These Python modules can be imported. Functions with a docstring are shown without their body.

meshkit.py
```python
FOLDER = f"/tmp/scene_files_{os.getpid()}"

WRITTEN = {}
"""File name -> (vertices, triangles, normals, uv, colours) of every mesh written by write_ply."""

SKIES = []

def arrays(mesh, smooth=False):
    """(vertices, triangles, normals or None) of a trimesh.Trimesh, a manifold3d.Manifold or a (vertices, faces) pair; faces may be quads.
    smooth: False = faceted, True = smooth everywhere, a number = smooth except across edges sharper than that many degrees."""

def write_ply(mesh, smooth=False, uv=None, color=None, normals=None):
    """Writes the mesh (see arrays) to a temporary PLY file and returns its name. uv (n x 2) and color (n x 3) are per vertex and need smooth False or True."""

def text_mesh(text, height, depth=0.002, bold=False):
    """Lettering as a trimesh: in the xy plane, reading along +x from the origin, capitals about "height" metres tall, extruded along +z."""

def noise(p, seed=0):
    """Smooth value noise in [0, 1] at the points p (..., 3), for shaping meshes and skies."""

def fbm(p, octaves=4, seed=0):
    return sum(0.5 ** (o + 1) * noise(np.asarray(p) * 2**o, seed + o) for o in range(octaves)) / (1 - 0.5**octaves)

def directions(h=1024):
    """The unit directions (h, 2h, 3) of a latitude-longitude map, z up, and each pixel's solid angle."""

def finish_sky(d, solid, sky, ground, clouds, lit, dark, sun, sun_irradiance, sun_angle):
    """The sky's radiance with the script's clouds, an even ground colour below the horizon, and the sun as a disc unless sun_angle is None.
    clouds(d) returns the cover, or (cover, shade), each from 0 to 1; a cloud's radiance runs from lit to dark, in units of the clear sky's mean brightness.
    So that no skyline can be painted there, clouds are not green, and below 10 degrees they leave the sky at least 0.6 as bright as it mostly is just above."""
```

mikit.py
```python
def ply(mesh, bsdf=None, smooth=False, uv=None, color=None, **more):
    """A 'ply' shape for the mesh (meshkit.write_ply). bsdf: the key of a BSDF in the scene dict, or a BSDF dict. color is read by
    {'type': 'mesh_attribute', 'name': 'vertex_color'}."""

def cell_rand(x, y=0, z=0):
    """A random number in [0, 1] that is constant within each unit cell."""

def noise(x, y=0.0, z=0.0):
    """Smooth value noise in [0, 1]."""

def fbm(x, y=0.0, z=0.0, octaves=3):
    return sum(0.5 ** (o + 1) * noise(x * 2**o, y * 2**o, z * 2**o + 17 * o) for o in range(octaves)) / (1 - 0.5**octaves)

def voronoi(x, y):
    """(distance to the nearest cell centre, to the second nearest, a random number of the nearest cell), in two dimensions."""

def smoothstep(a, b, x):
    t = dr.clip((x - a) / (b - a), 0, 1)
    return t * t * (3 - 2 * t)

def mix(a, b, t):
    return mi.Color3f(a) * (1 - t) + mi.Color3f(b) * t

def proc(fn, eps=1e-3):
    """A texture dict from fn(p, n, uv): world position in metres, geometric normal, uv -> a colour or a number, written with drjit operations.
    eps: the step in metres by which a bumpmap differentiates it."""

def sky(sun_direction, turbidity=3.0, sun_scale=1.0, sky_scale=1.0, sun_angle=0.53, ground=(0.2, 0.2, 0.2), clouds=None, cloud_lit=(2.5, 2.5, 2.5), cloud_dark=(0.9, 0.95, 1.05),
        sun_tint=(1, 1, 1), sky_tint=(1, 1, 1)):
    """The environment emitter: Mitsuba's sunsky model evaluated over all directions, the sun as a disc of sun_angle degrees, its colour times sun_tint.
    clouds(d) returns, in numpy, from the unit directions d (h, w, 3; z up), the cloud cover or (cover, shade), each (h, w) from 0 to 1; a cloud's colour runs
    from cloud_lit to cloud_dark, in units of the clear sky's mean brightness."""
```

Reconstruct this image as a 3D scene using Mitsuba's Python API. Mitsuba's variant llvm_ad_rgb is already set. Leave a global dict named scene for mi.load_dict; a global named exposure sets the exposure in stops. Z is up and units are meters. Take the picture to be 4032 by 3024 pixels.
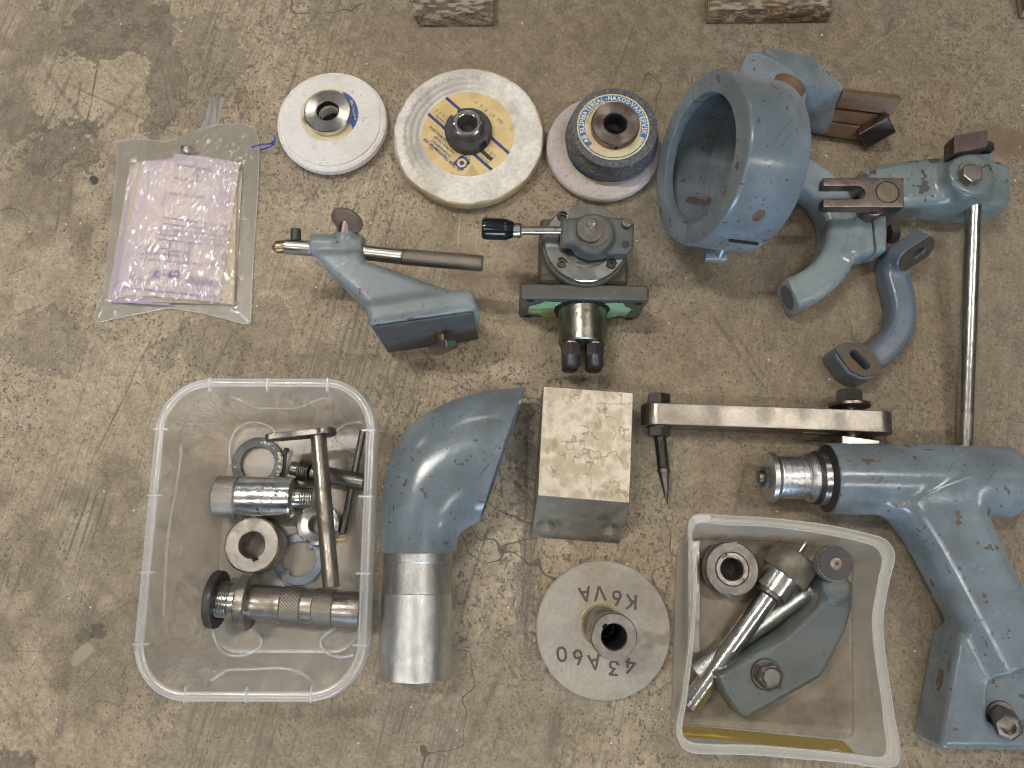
import math
import numpy as np
import trimesh
import manifold3d as m3
import drjit as dr
import mitsuba as mi
import mikit
import meshkit
from mikit import noise, fbm, voronoi, smoothstep
from shapely.geometry import Polygon, Point
from shapely import affinity

T = mi.ScalarTransform4f


def mix(a, b, t):
    a, b = (mi.Color3f(*[float(v) for v in q]) if isinstance(q, (tuple, list, np.ndarray)) else mi.Color3f(q) for q in (a, b))
    return a * (1 - t) + b * t


scene, labels = {}, {}
RNG = np.random.default_rng(7)

# ---------------------------------------------------------------- camera, lamps, exposure
CAM_H, PITCH, HFOV = 0.80, math.radians(12.0), 67.3
exposure = 0.03
scene['camera'] = {
    'type': 'perspective', 'fov': HFOV, 'fov_axis': 'x', 'near_clip': 0.02, 'far_clip': 60.0,
    'to_world': T().look_at(origin=[0, 0, CAM_H], target=[0, math.sin(PITCH), CAM_H - math.cos(PITCH)], up=[0, 1, 0]),
}
# the hall: dim bounced light all round, rows of ceiling tubes, a daylight gate far behind the photographer
scene['hall_light'] = {'type': 'constant', 'radiance': {'type': 'rgb', 'value': [0.040, 0.039, 0.037]}}


def lamp(name, x, y, z, lx, ly, rgb, label):
    k = len([q for q in scene if q.startswith(name)])
    name = f'{name}_{k:03d}' if k else name
    m = T().translate([x, y, z]).rotate([1, 0, 0], 180).scale([lx / 2, ly / 2, 1])
    scene[name] = {'type': 'rectangle', 'to_world': m, 'bsdf': {'type': 'diffuse', 'reflectance': {'type': 'rgb', 'value': 0.1}},
                   'emitter': {'type': 'area', 'radiance': {'type': 'rgb', 'value': rgb}}}
    labels[name] = {'label': label, 'category': 'lamp', 'group': 'ceiling lamps'}


LAMP = np.array([1.0, 0.94, 0.85]) * 50
for _x, _y, _q, _where in ((-1.9, 1.5, 2.5, 'above left, past the objects'), (2.1, 0.9, 1.25, 'above right, past the objects'), (-5.6, -2.3, 1.6, 'far left of the nearest row'),
                           (-1.5, -2.3, 1.0, 'left of the nearest row'), (2.6, -2.3, 0.8, 'right of the nearest row'), (6.6, -2.3, 1.3, 'far right of the nearest row'),
                           (-5.6, 5.6, 0.9, 'far left of the farthest row'), (-1.5, 5.6, 0.7, 'left of the farthest row'), (2.6, 5.6, 0.6, 'right of the farthest row')):
    lamp('ceiling_lamp', _x, _y, 5.2, 1.5, 0.20, (LAMP * _q).tolist(), 'white ceiling tube lamp ' + _where)
# added glowing panel, so that level metal mirrors something paler overhead
lamp('roof_panel', 0.4, 1.2, 6.4, 9.0, 9.0, [.15, .146, .140], 'broad unseen glow panel added above the lamps')
scene['daylight_gate'] = {'type': 'rectangle', 'to_world': T().translate([0.8, -9.0, 2.6]).rotate([1, 0, 0], -90).scale([2.6, 1.0, 1]),
                          'bsdf': {'type': 'diffuse', 'reflectance': {'type': 'rgb', 'value': 0.1}},
                          'emitter': {'type': 'area', 'radiance': {'type': 'rgb', 'value': [7.5, 11.0, 15.0]}}}
labels['daylight_gate'] = {'label': 'open gate letting in bluish daylight far behind', 'category': 'gate'}

# ---------------------------------------------------------------- measuring: photograph pixel + height -> point of the place
_TF = math.tan(math.radians(HFOV / 2)) / 2016


def px(X, Y, z=0.0):
    u, v = (X - 2016) * _TF, (1512 - Y) * _TF
    d = np.array([u, v * math.cos(PITCH) + math.sin(PITCH), v * math.sin(PITCH) - math.cos(PITCH)])
    return np.array([0, 0, CAM_H]) + d * ((z - CAM_H) / d[2])


def frame(ox, oy, s):
    return lambda x, y, z=0.0: px(ox + x / s, oy + y / s, z)


def wide(F, x, y, z, w):
    """length in metres of w pixels lying across the picture at that spot"""
    return float(np.linalg.norm(F(x + w, y, z) - F(x, y, z)))


# ---------------------------------------------------------------- shape helpers
def free(key):
    if key not in scene and key not in labels:
        return key
    k = 1
    while f'{key}_{k:03d}' in scene or f'{key}_{k:03d}' in labels:
        k += 1
    return f'{key}_{k:03d}'


def thing(name, label, cat, group=None, kind=None):
    key = free(name)
    labels[key] = {'label': label, 'category': cat}
    if group:
        labels[key]['group'] = group
    if kind:
        labels[key]['kind'] = kind
    return key


def part(root, name, mesh, bsdf, smooth=35, label=None, kind=None, uv=None):
    key = free(f'{root}__{name}')
    scene[key] = mikit.ply(mesh, bsdf, smooth=smooth, uv=uv)
    if label or kind:
        labels[key] = {}
        if label:
            labels[key]['label'] = label
        if kind:
            labels[key]['kind'] = kind
    return key


def basis(axis, hint=(0, 0, 1)):
    w = np.asarray(axis, float) / np.linalg.norm(axis)
    h = np.asarray(hint, float)
    if abs(h @ w) > 0.95:
        h = np.array([0, 1.0, 0]) if abs(w[1]) < 0.9 else np.array([1.0, 0, 0])
    u = np.cross(h, w)
    u /= np.linalg.norm(u)
    return np.stack([u, np.cross(w, u), w], 1)          # columns u, v, w


def place(mesh, origin, axis=(0, 0, 1), hint=(0, 0, 1), roll=0.0):
    B = basis(axis, hint)
    if roll:
        c, s = math.cos(roll), math.sin(roll)
        B = B @ np.array([[c, -s, 0], [s, c, 0], [0, 0, 1]])
    m = np.eye(4)
    m[:3, :3], m[:3, 3] = B, origin
    out = mesh.copy()
    out.apply_transform(m)
    return out


def lathe(profile, seg=72):
    """closed solid of revolution round z; profile [(r, z)...] runs from the top inside edge over the outside down to the bottom; closes itself"""
    P = np.asarray(profile, float)
    n, on = len(P), P[:, 0] < 1e-9
    a = np.arange(seg) * 2 * np.pi / seg
    V = np.stack([P[:, None, 0] * np.cos(a), P[:, None, 0] * np.sin(a), np.repeat(P[:, 1:2], seg, 1)], -1).reshape(-1, 3)
    F = []
    loop = not (on[0] and on[-1])
    for i in range(n if loop else n - 1):
        j = (i + 1) % n
        if on[i] and on[j]:
            continue
        k = np.arange(seg)
        k2 = (k + 1) % seg
        q = np.stack([i * seg + k, j * seg + k, j * seg + k2, i * seg + k2], 1)
        if not on[j]:
            F.append(q[:, [0, 1, 2]])
        if not on[i]:
            F.append(q[:, [0, 2, 3]])
    m = trimesh.Trimesh(V, np.vstack(F), process=False)
    m.merge_vertices()
    if m.volume < 0:
        m.invert()
    return m


def rod_profile(r, L, c=0.0008, r2=None):
    r2 = r if r2 is None else r2
    return [(0, L), (r2 - c, L), (r2 - 0.3 * c, L - 0.3 * c), (r2, L - c), (r, c), (r - 0.3 * c, 0.3 * c), (r - c, 0), (0, 0)]


def rod(p0, p1, r, c=0.0008, r2=None, seg=48):
    p0, p1 = np.asarray(p0, float), np.asarray(p1, float)
    return place(lathe(rod_profile(r, np.linalg.norm(p1 - p0), c, r2), seg), p0, p1 - p0)


def turned(p0, p1, profile, seg=72):
    """profile in (r, t) with t in metres from p0 towards p1"""
    return place(lathe(profile, seg), p0, np.asarray(p1, float) - np.asarray(p0, float))


def thread_profile(r, z0, z1, pitch, depth):
    k = max(2, int(round((z1 - z0) / pitch)))
    out = []
    for i in range(k):
        a = z1 - (z1 - z0) * i / k
        h = (z1 - z0) / k
        out += [(r - depth, a), (r, a - 0.4 * h), (r, a - 0.6 * h)]
    return out + [(r - depth, z0)]


def hexagon(r, h, c=0.0007):
    """hexagonal prism, across-corners radius r, height h along z, chamfered top"""
    def ring(rr, z, cut):
        a = np.arange(6) * np.pi / 3
        return np.stack([rr * np.cos(a), rr * np.sin(a), np.full(6, z)], 1)
    pts = np.vstack([ring(r, c, 0), ring(r, h - c, 0), ring(r - c * 1.5, 0, 0), ring(r - c * 1.5, h, 0)])
    return hull(pts)


def hull(pts):
    return trimesh.convex.convex_hull(np.asarray(pts, float))


_BALL = trimesh.creation.icosphere(2).vertices


def round_hull(pts, r):
    """hull of balls at the points: a block with rounded edges"""
    pts = np.asarray(pts, float)
    rr = np.broadcast_to(r, len(pts))
    return hull(np.vstack([p + _BALL * q for p, q in zip(pts, rr)]))


def box(center, size, R=None, c=0.0008):
    s = np.asarray(size, float) / 2
    pts = []
    for sx in (-1, 1):
        for sy in (-1, 1):
            for sz in (-1, 1):
                for k in range(3):
                    q = np.array([sx, sy, sz]) * (s - c)
                    q[k] = np.array([sx, sy, sz])[k] * s[k]
                    pts.append(q)
    pts = np.array(pts)
    if R is not None:
        pts = pts @ np.asarray(R).T
    return hull(pts + np.asarray(center))


def ring_of(poly_ring, n):
    L = poly_ring.length
    return np.array([poly_ring.interpolate(L * i / n).coords[0] for i in range(n)])


def plate(poly, h, b=0.0008, step=0.0015, rnd=0.0):
    """polygon (metres) extruded 0..h along z with bevelled edges b"""
    if rnd:
        poly = poly.buffer(-rnd).buffer(2 * rnd).buffer(-rnd)
    rings = []
    for k, r in enumerate([poly.exterior, *poly.interiors]):
        n = int(np.clip(r.length / step, 16, 500))
        P = ring_of(r, n)
        area = 0.5 * np.sum(P[:, 0] * np.roll(P[:, 1], -1) - np.roll(P[:, 0], -1) * P[:, 1])
        if (area > 0) != (k == 0):
            P = P[::-1]
        t = np.roll(P, -1, 0) - np.roll(P, 1, 0)
        t /= np.linalg.norm(t, axis=1, keepdims=True) + 1e-12
        rings.append((P, np.stack([-t[:, 1], t[:, 0]], 1)))
    V, F, at = [], [], 0
    tops, bots = [], []
    levels = [(0, b), (b * 0.3, b * 0.3), (b, 0), (h - b, 0), (h - b * 0.3, b * 0.3), (h, b)]
    for P, N in rings:
        n = len(P)
        for z, o in levels:
            V.append(np.column_stack([P + N * o, np.full(n, z)]))
        i = np.arange(n)
        j = (i + 1) % n
        for l in range(len(levels) - 1):
            a, c = at + l * n, at + (l + 1) * n
            F += [np.stack([a + i, a + j, c + j], 1), np.stack([a + i, c + j, c + i], 1)]
        bots.append((at, P + N * b))
        tops.append((at + (len(levels) - 1) * n, P + N * b))
        at += n * len(levels)
    for caps, flip in ((tops, False), (bots, True)):
        tri = m3.triangulate([c[1] for c in caps])
        idx = np.concatenate([c[0] + np.arange(len(c[1])) for c in caps])
        f = idx[np.asarray(tri)]
        F.append(f[:, ::-1] if flip else f)
    m = trimesh.Trimesh(np.vstack(V), np.vstack(F), process=False)
    if m.volume < 0:
        m.invert()
    return m


def tube(points, radii, sides=16, cap=True):
    p = np.asarray(points, float)
    t = np.gradient(p, axis=0)
    t /= np.linalg.norm(t, axis=1, keepdims=True) + 1e-12
    a = np.cross(t[0], [0.1, 0.2, 1.0])
    A = []
    for k in t:
        a = a - k * (a @ k)
        a /= np.linalg.norm(a)
        A.append(a)
    A = np.array(A)
    B = np.cross(t, A)
    ang = np.arange(sides) * 2 * np.pi / sides
    r = np.broadcast_to(radii, (len(p),))[:, None, None]
    V = (p[:, None] + r * (np.cos(ang)[None, :, None] * A[:, None] + np.sin(ang)[None, :, None] * B[:, None])).reshape(-1, 3)
    F = []
    for i in range(len(p) - 1):
        for j in range(sides):
            j2 = (j + 1) % sides
            F += [[i * sides + j, i * sides + j2, (i + 1) * sides + j2], [i * sides + j, (i + 1) * sides + j2, (i + 1) * sides + j]]
    n = len(V)
    V = np.vstack([V, p[:1], p[-1:]])
    for j in range(sides):
        j2 = (j + 1) % sides
        F += [[n, j2, j], [n + 1, (len(p) - 1) * sides + j, (len(p) - 1) * sides + j2]]
    m = trimesh.Trimesh(V, np.array(F), process=False)
    if m.volume < 0:
        m.invert()
    return m


def spline(pts, n):
    from scipy.interpolate import CubicSpline
    pts = np.asarray(pts, float)
    s = np.r_[0, np.cumsum(np.linalg.norm(np.diff(pts, axis=0), axis=1))]
    return CubicSpline(s, pts)(np.linspace(0, s[-1], n))


def cat(*ms):
    return trimesh.util.concatenate(list(ms))


def man(mesh):
    mesh = mesh.copy()
    mesh.merge_vertices()
    return m3.Manifold(m3.Mesh(np.asarray(mesh.vertices, np.float32), np.asarray(mesh.faces, np.uint32)))


def cut(a, *bs):
    A = man(a)
    for b in bs:
        A = A - man(b)
    m = A.to_mesh()
    return trimesh.Trimesh(m.vert_properties[:, :3], m.tri_verts, process=False)


def join(*bs):
    A = man(bs[0])
    for b in bs[1:]:
        A = A + man(b)
    m = A.to_mesh()
    return trimesh.Trimesh(m.vert_properties[:, :3], m.tri_verts, process=False)


def seen(mesh, P, lift=0.0):
    """first point of the mesh on the line of sight through the point P, lifted a little towards the eye"""
    eye = np.array([0, 0, CAM_H])
    d = (np.asarray(P) - eye) / np.linalg.norm(np.asarray(P) - eye)
    a, b, c = (mesh.vertices[mesh.faces[:, k]] for k in range(3))
    e1, e2 = b - a, c - a
    h = np.cross(d, e2)
    det = np.einsum('ij,ij->i', e1, h)
    ok = np.abs(det) > 1e-14
    inv = np.where(ok, 1 / np.where(ok, det, 1), 0)
    s = eye - a
    u = np.einsum('ij,ij->i', s, h) * inv
    q = np.cross(s, e1)
    v = (q @ d) * inv
    t = np.einsum('ij,ij->i', e2, q) * inv
    ok &= (u >= -1e-9) & (v >= -1e-9) & (u + v <= 1 + 1e-9) & (t > 0)
    if not ok.any():
        return np.asarray(P, float)
    return eye + d * (t[ok].min() - lift)


# ---------------------------------------------------------------- signed distances, for castings with fillets
def smin(a, b, k):
    h = np.clip(0.5 + 0.5 * (b - a) / k, 0, 1)
    return b * (1 - h) + a * h - k * h * (1 - h)


def smax(a, b, k):
    return -smin(-a, -b, k)


def d_cone(p, a, b, ra, rb=None):
    rb = ra if rb is None else rb
    a, b = np.asarray(a), np.asarray(b)
    h = np.clip((p - a) @ (b - a) / ((b - a) @ (b - a)), 0, 1)
    return np.linalg.norm(p - a - h[:, None] * (b - a), axis=1) - (ra + (rb - ra) * h)


def d_cyl(p, a, b, r, rnd=0.001):
    a, b = np.asarray(a), np.asarray(b)
    L = np.linalg.norm(b - a)
    w = (b - a) / L
    t = (p - a) @ w
    q = np.linalg.norm(p - a - t[:, None] * w, axis=1)
    dx, dy = q - r + rnd, np.abs(t - L / 2) - L / 2 + rnd
    return np.minimum(np.maximum(dx, dy), 0) + np.hypot(np.maximum(dx, 0), np.maximum(dy, 0)) - rnd


def d_box(p, c, R, half, rnd=0.002):
    q = np.abs((p - np.asarray(c)) @ np.asarray(R)) - (np.asarray(half) - rnd)
    return np.linalg.norm(np.maximum(q, 0), axis=1) + np.minimum(q.max(1), 0) - rnd


def d_poly(q, P):
    """2-D signed distance to polygon P"""
    P = np.asarray(P, float)
    d = np.full(len(q), 1e9)
    s = np.ones(len(q))
    for i in range(len(P)):
        a, b = P[i], P[i - 1]
        e, w = b - a, q - a
        h = np.clip(w @ e / (e @ e), 0, 1)
        d = np.minimum(d, np.sum((w - h[:, None] * e) ** 2, 1))
        c1, c2, c3 = q[:, 1] >= a[1], q[:, 1] < b[1], e[0] * w[:, 1] > e[1] * w[:, 0]
        s = np.where((c1 & c2 & c3) | (~c1 & ~c2 & ~c3), -s, s)
    return s * np.sqrt(d)


def d_prism(p, P, z0, z1, rnd=0.003, B=None, o=None):
    """polygon P in the plane (o; columns of B) extruded from z0 to z1 along the plane's normal, edges rounded"""
    q = p if B is None else (p - np.asarray(o)) @ B
    dx = d_poly(q[:, :2], P) + rnd
    dy = np.abs(q[:, 2] - (z0 + z1) / 2) - (z1 - z0) / 2 + rnd
    return np.minimum(np.maximum(dx, dy), 0) + np.hypot(np.maximum(dx, 0), np.maximum(dy, 0)) - rnd


def solid(f, lo, hi, h):
    """mesh of f < 0 by surface nets, vertices moved onto the surface"""
    lo, hi = np.asarray(lo, float), np.asarray(hi, float)
    n = np.ceil((hi - lo) / h).astype(int) + 1
    ax = [lo[k] + h * np.arange(n[k]) for k in range(3)]
    G = np.stack(np.meshgrid(*ax, indexing='ij'), -1).reshape(-1, 3)
    D = np.concatenate([f(G[i:i + 400000]) for i in range(0, len(G), 400000)]).reshape(n)
    ins = D < 0
    m = n - 1
    corners = [(a, b, c) for a in (0, 1) for b in (0, 1) for c in (0, 1)]
    sub = lambda A, o: A[o[0]:o[0] + m[0], o[1]:o[1] + m[1], o[2]:o[2] + m[2]]
    cnt = sum(sub(ins, o).astype(int) for o in corners)
    act = (cnt > 0) & (cnt < 8)
    idx = -np.ones(m, int)
    idx[act] = np.arange(act.sum())
    cell = np.argwhere(act)
    acc, num = np.zeros((len(cell), 3)), np.zeros(len(cell))
    for a in corners:
        for k in range(3):
            if a[k] == 0:
                b = list(a)
                b[k] = 1
                da, db = sub(D, a)[act], sub(D, b)[act]
                x = (da < 0) != (db < 0)
                t = np.where(x, da / np.where(da == db, 1, da - db), 0)
                pos = np.array(a, float)[None].repeat(len(cell), 0)
                pos[:, k] = t
                acc += np.where(x[:, None], pos, 0)
                num += x
    V = lo + h * (cell + acc / num[:, None])
    F = []
    for k in range(3):
        i, j = (k + 1) % 3, (k + 2) % 3
        s0, s1 = [slice(1, m[q]) for q in range(3)], [slice(1, m[q]) for q in range(3)]
        s0[k], s1[k] = slice(0, m[k]), slice(1, m[k] + 1)
        A, B = ins[tuple(s0)], ins[tuple(s1)]
        for flip, mask in ((False, A & ~B), (True, ~A & B)):
            e = np.argwhere(mask)
            off = np.array([1, 1, 1])
            off[k] = 0
            e = e + off
            c = []
            for (u, v) in ((-1, -1), (0, -1), (0, 0), (-1, 0)):
                q = e.copy()
                q[:, i] += u
                q[:, j] += v
                c.append(idx[q[:, 0], q[:, 1], q[:, 2]])
            c = np.stack(c, 1)
            if flip:
                c = c[:, ::-1]
            F += [c[:, [0, 1, 2]], c[:, [0, 2, 3]]]
    e = 0.3 * h
    for _ in range(2):
        d = f(V)
        g = np.stack([f(V + e * np.eye(3)[k]) - f(V - e * np.eye(3)[k]) for k in range(3)], 1) / (2 * e)
        g2 = (g ** 2).sum(1)
        V = V - np.clip(d / np.maximum(g2, 0.2), -h, h)[:, None] * g
    return trimesh.Trimesh(V, np.vstack(F), process=False)


# ---------------------------------------------------------------- flat print
def glyph(s, height, bold=False, depth=0.00015):
    return meshkit.text_mesh(s, height, depth, bold)


def text_line(s, a, b, z, bold=False, height=None, lift=0.0002):
    """s from a to b (points on a level surface at height z), capitals as tall as the width asks or as given"""
    a, b = np.asarray(a, float), np.asarray(b, float)
    m = glyph(s, 0.01, bold)
    w = m.bounds[1][0]
    L = np.linalg.norm((b - a)[:2])
    k = L / w
    ky = k if height is None else height / 0.01
    m.apply_transform(np.diag([k, ky, 1, 1]))
    ang = math.atan2(b[1] - a[1], b[0] - a[0])
    M = trimesh.transformations.rotation_matrix(ang, [0, 0, 1])
    M[:3, 3] = [a[0], a[1], z + lift]
    m.apply_transform(M)
    return m


def text_arc(s, c, r, a0, a1, height, z, bold=False, lift=0.0002):
    """s clockwise along the circle (c, r) from angle a0 down to a1 (degrees), letters' tops outwards"""
    ms = []
    ws = [glyph(ch, height, bold).bounds[1][0] if ch != ' ' else 0.45 * height for ch in s]
    gap = (math.radians(a0 - a1) * r - sum(ws)) / max(len(s) - 1, 1)
    at = 0.0
    for ch, w in zip(s, ws):
        if ch != ' ':
            th = math.radians(a0) - (at + w / 2) / r
            m = glyph(ch, height, bold)
            m.apply_translation([-w / 2, 0, 0])
            M = trimesh.transformations.rotation_matrix(th - math.pi / 2, [0, 0, 1])
            M[:3, 3] = [c[0] + r * math.cos(th), c[1] + r * math.sin(th), z + lift]
            m.apply_transform(M)
            ms.append(m)
        at += w + gap
    return cat(*ms)
# ---------------------------------------------------------------- materials
def rgb(c):
    return {'type': 'rgb', 'value': list(map(float, c))}


def principled(name, color, rough, metallic=0.0, bump=None, **more):
    b = {'type': 'principled', 'base_color': color if isinstance(color, dict) else rgb(color), 'roughness': rough, 'metallic': float(metallic), **more}
    if bump:
        fn, scale, eps = bump
        b = {'type': 'bumpmap', 'arbitrary': mikit.proc(fn, eps), 'scale': float(scale), 'bsdf': b}
    scene[name] = {'type': 'twosided', 'bsdf': b}


def seg_mark(p, a, b, w, fade=0.25):
    """0..1 inside a straight mark from a to b of half width w"""
    ax, ay, bx, by = float(a[0]), float(a[1]), float(b[0]), float(b[1])
    ex, ey = bx - ax, by - ay
    L2 = ex * ex + ey * ey
    h = ((p.x - ax) * ex + (p.y - ay) * ey) / L2
    d = dr.abs((p.x - ax) * ey - (p.y - ay) * ex) / math.sqrt(L2)
    ends = smoothstep(0, fade, h) * smoothstep(1, 1 - fade, h)
    return smoothstep(w, 0.25 * w, d) * ends


FLOOR_BLOBS = [  # centre px, radii px, how strong: worn grey patches
    (430, 90, 260, 190, .9), (60, 440, 130, 130, .75), (230, 590, 190, 130, .9), (650, 330, 90, 300, .8), (120, 170, 80, 110, .5), (820, 250, 150, 300, .55),
    (190, 1320, 150, 120, .5), (1100, 620, 300, 160, .35), (1900, 120, 700, 240, .55), (2900, 150, 900, 260, .75), (3700, 420, 560, 330, .45),
    (2080, 2100, 60, 520, .7), (2060, 2750, 330, 330, .45), (1560, 2900, 420, 180, .45), (900, 2930, 330, 120, .45), (3620, 2300, 220, 420, .45),
    (560, 2560, 160, 240, .35), (950, 1330, 240, 130, .5), (3250, 1900, 300, 140, .25), (1300, 1500, 400, 90, .35), (2480, 1500, 160, 120, .3)]
FLOOR_LINES = [  # px a, px b, half width px, strength (negative: pale scratch)
    (637, 1255, 319, 1903, 5, .75), (180, 290, 820, 590, 9, .5), (165, 250, 410, 590, 15, .6), (400, 210, 330, 520, 7, .8), (325, 300, 275, 500, 6, .6),
    (560, 310, 360, 560, 18, .45), (0, 690, 260, 400, 26, .5), (740, 180, 730, 480, 7, .45), (860, 60, 780, 400, 16, .45), (700, 90, 540, 420, 22, .4),
    (250, 700, 215, 930, 6, .6), (290, 700, 262, 900, 16, .35), (640, 300, 700, 540, 5, .55), (363, 1903, 253, 2222, 8, .7), (395, 1890, 290, 2222, 9, .65),
    (430, 1890, 330, 2250, 7, .55), (460, 1900, 372, 2230, 10, .4), (275, 2573, 230, 2958, 26, .45), (330, 2450, 205, 2958, 12, .55), (385, 2300, 300, 2560, 30, .4),
    (300, 2500, 560, 2330, 8, .5), (640, 2450, 600, 3010, 40, .35), (1970, 1840, 2310, 2200, 9, .75), (1990, 1870, 1790, 2507, 8, .7), (2120, 1560, 2060, 2700, 16, .5),
    (2085, 1500, 2050, 2600, 9, .6), (2150, 1650, 2110, 2800, 14, .35), (1690, 1510, 1500, 1800, 9, .4), (1817, 812, 1803, 995, 2.2, -.9), (1880, 880, 1878, 990, 2.0, -.6),
    (1938, 950, 1935, 1010, 2.0, -.7), (1000, 1300, 870, 1640, 20, .35), (930, 1280, 820, 1520, 12, .45), (2760, 1180, 3050, 1580, 12, .6), (2850, 1250, 3120, 1620, 7, .5),
    (3290, 1200, 3400, 1400, 14, .5), (2020, 1480, 2300, 1500, 3, .3), (3480, 150, 3520, 60, 12, .7), (1030, 560, 950, 900, 7, .4), (1200, 150, 1120, 420, 12, .4),
    (560, 1380, 600, 1600, 16, .35), (100, 2180, 20, 2420, 9, .45), (180, 2110, 110, 2330, 8, .45), (0, 2560, 330, 2565, 4, .45), (330, 2760, 470, 2775, 5, .5),
    (2000, 2600, 1800, 3000, 18, .4), (2600, 2400, 2480, 2900, 16, .4), (1650, 2700, 1480, 3024, 24, .4), (2200, 2760, 2150, 3024, 34, .35), (3400, 2050, 3640, 2600, 60, .3),
    (1480, 1100, 1420, 1450, 9, .4), (2700, 1700, 2640, 2050, 12, .35), (2950, 1750, 2860, 2150, 10, .35), (3600, 1300, 3560, 1700, 10, .35), (2900, 2230, 2790, 2700, 3, -.4)]
_m0 = 0.80 / 3028 / math.cos(PITCH)
for _i in range(46):   # hairline scratches left by years of dragging
    _x, _y, _l = RNG.uniform(-100, 4100), RNG.uniform(-100, 3100), RNG.uniform(120, 620)
    _a = RNG.choice([1.15, 1.25, 2.2, .75]) + RNG.normal(0, .16)
    FLOOR_LINES.append((_x, _y, _x + _l * math.cos(_a), _y - _l * math.sin(_a), RNG.uniform(1.6, 4.2), float(RNG.choice([.75, .6, .5, -.18]))))
_BL = [(px(x, y), rx * _m0, ry * _m0, k) for x, y, rx, ry, k in FLOOR_BLOBS]
_LN = [(px(a, b), px(c, d), w * _m0, k) for a, b, c, d, w, k in FLOOR_LINES]


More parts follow.
